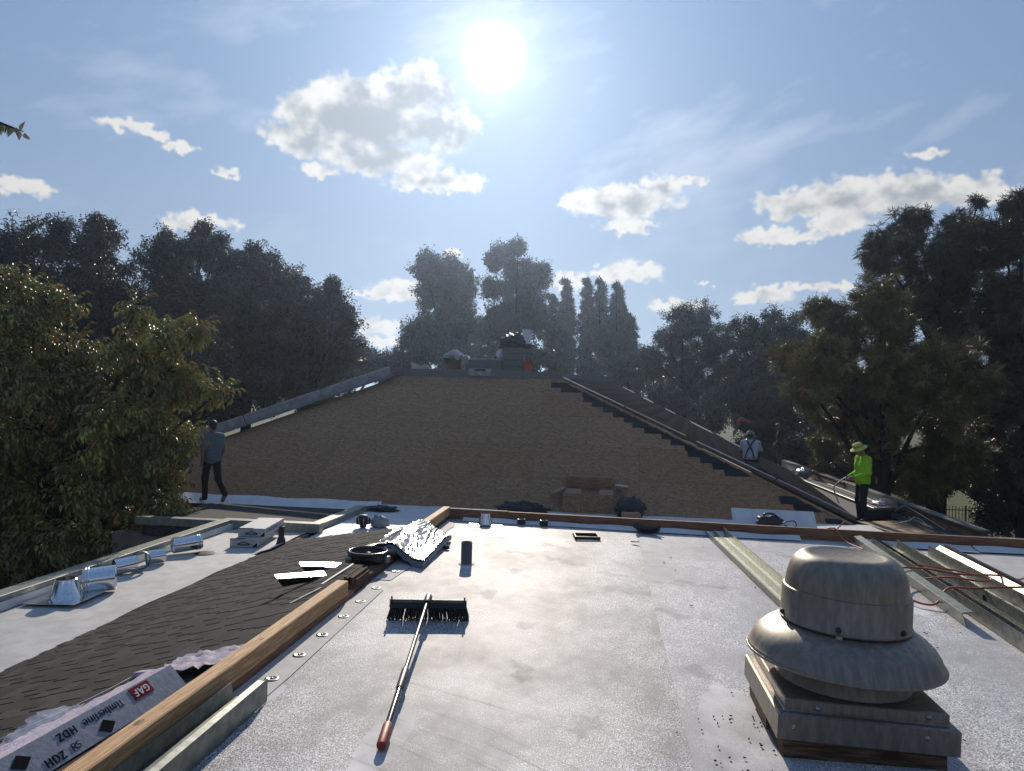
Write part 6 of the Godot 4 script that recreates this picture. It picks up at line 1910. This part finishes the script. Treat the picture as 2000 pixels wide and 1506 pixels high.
	tree("ash_tree", "ash", "dark tree cut by the right edge of the picture", [[12.89,6.99,-25.76,0.77],[12.68,7.79,-24.64,0.48],[13.50,6.78,-24.77,0.95],[13.03,4.51,-25.95,1.67],[12.80,1.66,-25.73,1.99],[13.89,-0.72,-26.71,1.71],[14.99,3.22,-26.24,2.18]])
	tree("locust_tree", "locust", "yellow-green lower tree spreading behind the worker in the lime shirt", [[7.51,4.24,-21.36,0.79],[6.54,3.69,-21.68,0.63],[6.11,4.20,-22.39,0.42],[7.52,3.02,-22.11,1.46],[5.81,2.50,-20.93,0.92],[5.36,2.85,-22.45,0.54],[7.47,1.55,-22.70,1.20],[9.06,1.89,-21.48,1.54],[7.88,0.69,-22.22,0.82],[9.63,0.32,-22.13,1.15],[5.80,1.96,-22.41,0.60],[8.88,-0.40,-21.91,0.71]])
	tree("understorey_tree", "dark", "shaded tree behind the standing worker in dark clothes", [[8.15,0.30,-40.35,1.62],[10.00,-0.24,-41.50,1.93],[12.13,0.30,-43.50,2.31],[10.13,1.70,-40.08,1.60],[8.62,-1.01,-39.99,1.20]])
	tree("shrub_tree", "locust", "yellow-green shrub directly behind the lime-shirted worker", [[7.47,-0.15,-26.40,0.59],[8.28,-0.89,-27.11,0.64],[8.86,-0.44,-26.33,0.69],[9.75,-0.83,-26.27,0.65],[11.11,-1.35,-27.40,0.64]])
	tree("shrub_tree", "dark", "dark shrub standing in front of the iron fence at the right edge", [[13.93,-0.92,-28.59,0.85],[13.93,-1.35,-26.92,0.79],[14.55,-2.42,-28.93,0.63],[15.04,-0.92,-27.36,1.05]])
	tree("low_tree", "haze", "low far tree seen past the right end of the ridge", [[2.89,3.17,-74.56,2.04],[5.96,2.78,-78.57,2.14],[8.56,2.55,-76.08,2.06],[11.78,2.13,-79.04,2.13]])
	tree("low_tree", "haze", "low far tree seen between the right-hand trees near the horizon", [[14.68,2.20,-78.03,2.35],[19.53,2.05,-83.63,2.51],[21.98,1.86,-79.00,2.36],[26.08,1.70,-79.31,2.35]])
	tree("low_tree", "haze", "low far tree behind the big trees at the right edge", [[32.00,1.81,-84.49,2.76],[36.42,1.66,-83.91,2.73],[42.07,1.51,-86.08,2.78],[49.13,1.36,-89.57,3.44]])
	tree("low_tree", "haze", "low distant tree behind the ridge under the leaning tree", [[-14.30,4.03,-56.74,1.20],[-11.17,4.12,-53.48,1.21],[-9.18,4.17,-55.30,1.24],[-7.42,4.36,-56.72,1.19]])
	tree("low_tree", "haze", "low distant hedge-like tree under the poplars", [[-5.51,4.24,-57.66,1.28],[-3.59,4.06,-59.10,1.23],[-1.13,3.91,-58.19,1.12],[1.02,3.80,-56.31,1.08],[2.80,3.41,-57.42,1.18]])
	tree("understorey_tree", "dark", "shaded thicket low behind the lime-shirted worker", [[8.68,-0.74,-33.31,1.11],[9.34,0.02,-32.00,1.27],[11.01,-0.44,-33.36,1.32],[12.35,-1.13,-34.15,1.23],[13.27,-1.44,-33.26,1.08],[10.08,-1.54,-33.01,1.09]])
	tree("understorey_tree", "dark", "shaded thicket low behind the right end of the parapet", [[13.20,-1.42,-31.16,1.01],[15.00,-1.09,-30.60,1.38],[16.88,-2.46,-32.43,1.25],[15.25,-2.73,-31.06,0.80],[18.10,-1.81,-32.56,1.66],[13.21,-0.54,-30.36,0.99]])
	tree("leafy_bush", "bush", "tall yellow-green leafy bush spilling over the left roof edge", [[-11.95,3.44,-13.74,0.48],[-11.18,3.25,-13.72,0.33],[-10.60,3.15,-13.55,0.14],[-11.16,2.57,-13.25,0.40],[-11.32,2.63,-12.80,0.49],[-11.35,2.19,-13.69,0.37],[-9.03,3.13,-13.39,0.14],[-9.24,2.75,-13.79,0.27],[-8.90,2.15,-13.09,0.41],[-8.17,2.50,-13.11,0.33],[-7.69,2.66,-13.25,0.16],[-10.61,2.11,-13.84,0.54],[-10.85,1.47,-12.93,0.78],[-10.17,1.44,-14.03,0.80],[-8.59,1.73,-13.47,0.56],[-8.13,1.59,-13.82,0.39],[-7.38,1.51,-13.59,0.14],[-10.90,0.45,-13.56,0.92],[-9.00,0.54,-13.04,0.87],[-8.46,0.43,-13.55,0.46],[-8.49,0.59,-14.30,0.19],[-9.45,-0.45,-13.12,0.84],[-8.88,-0.42,-13.86,0.57],[-8.34,-0.85,-13.47,0.32],[-10.91,-1.70,-13.13,0.59],[-9.75,-1.45,-12.88,0.50],[-8.84,-1.52,-12.98,0.35],[-12.22,-2.35,-13.89,0.63],[-12.52,-1.17,-13.67,0.94],[-11.79,-0.00,-13.71,0.93],[-11.27,-0.82,-13.79,0.83],[-9.73,-1.34,-14.19,0.48],[-12.01,2.02,-12.75,1.07]])
	# the trees behind the camera, which the fan's dome mirrors as a dark band
	for k in 9:
		var a := deg_to_rad(-112.0 + k * 28.0)
		var c := Vector3(sin(a) * 19.0, 2.2, cos(a) * 19.0)
		var bl := []
		for j in 7:
			bl.append([c.x + rng.randf_range(-2.6, 2.6), c.y + rng.randf_range(-3.6, 4.2), c.z + rng.randf_range(-2.6, 2.6), rng.randf_range(1.5, 2.3)])
		tree("broadleaf_tree", "mid", "tree standing behind the viewpoint, number %s round the yard" % ["one", "two", "three", "four", "five", "six", "seven", "eight", "nine"][k], bl)
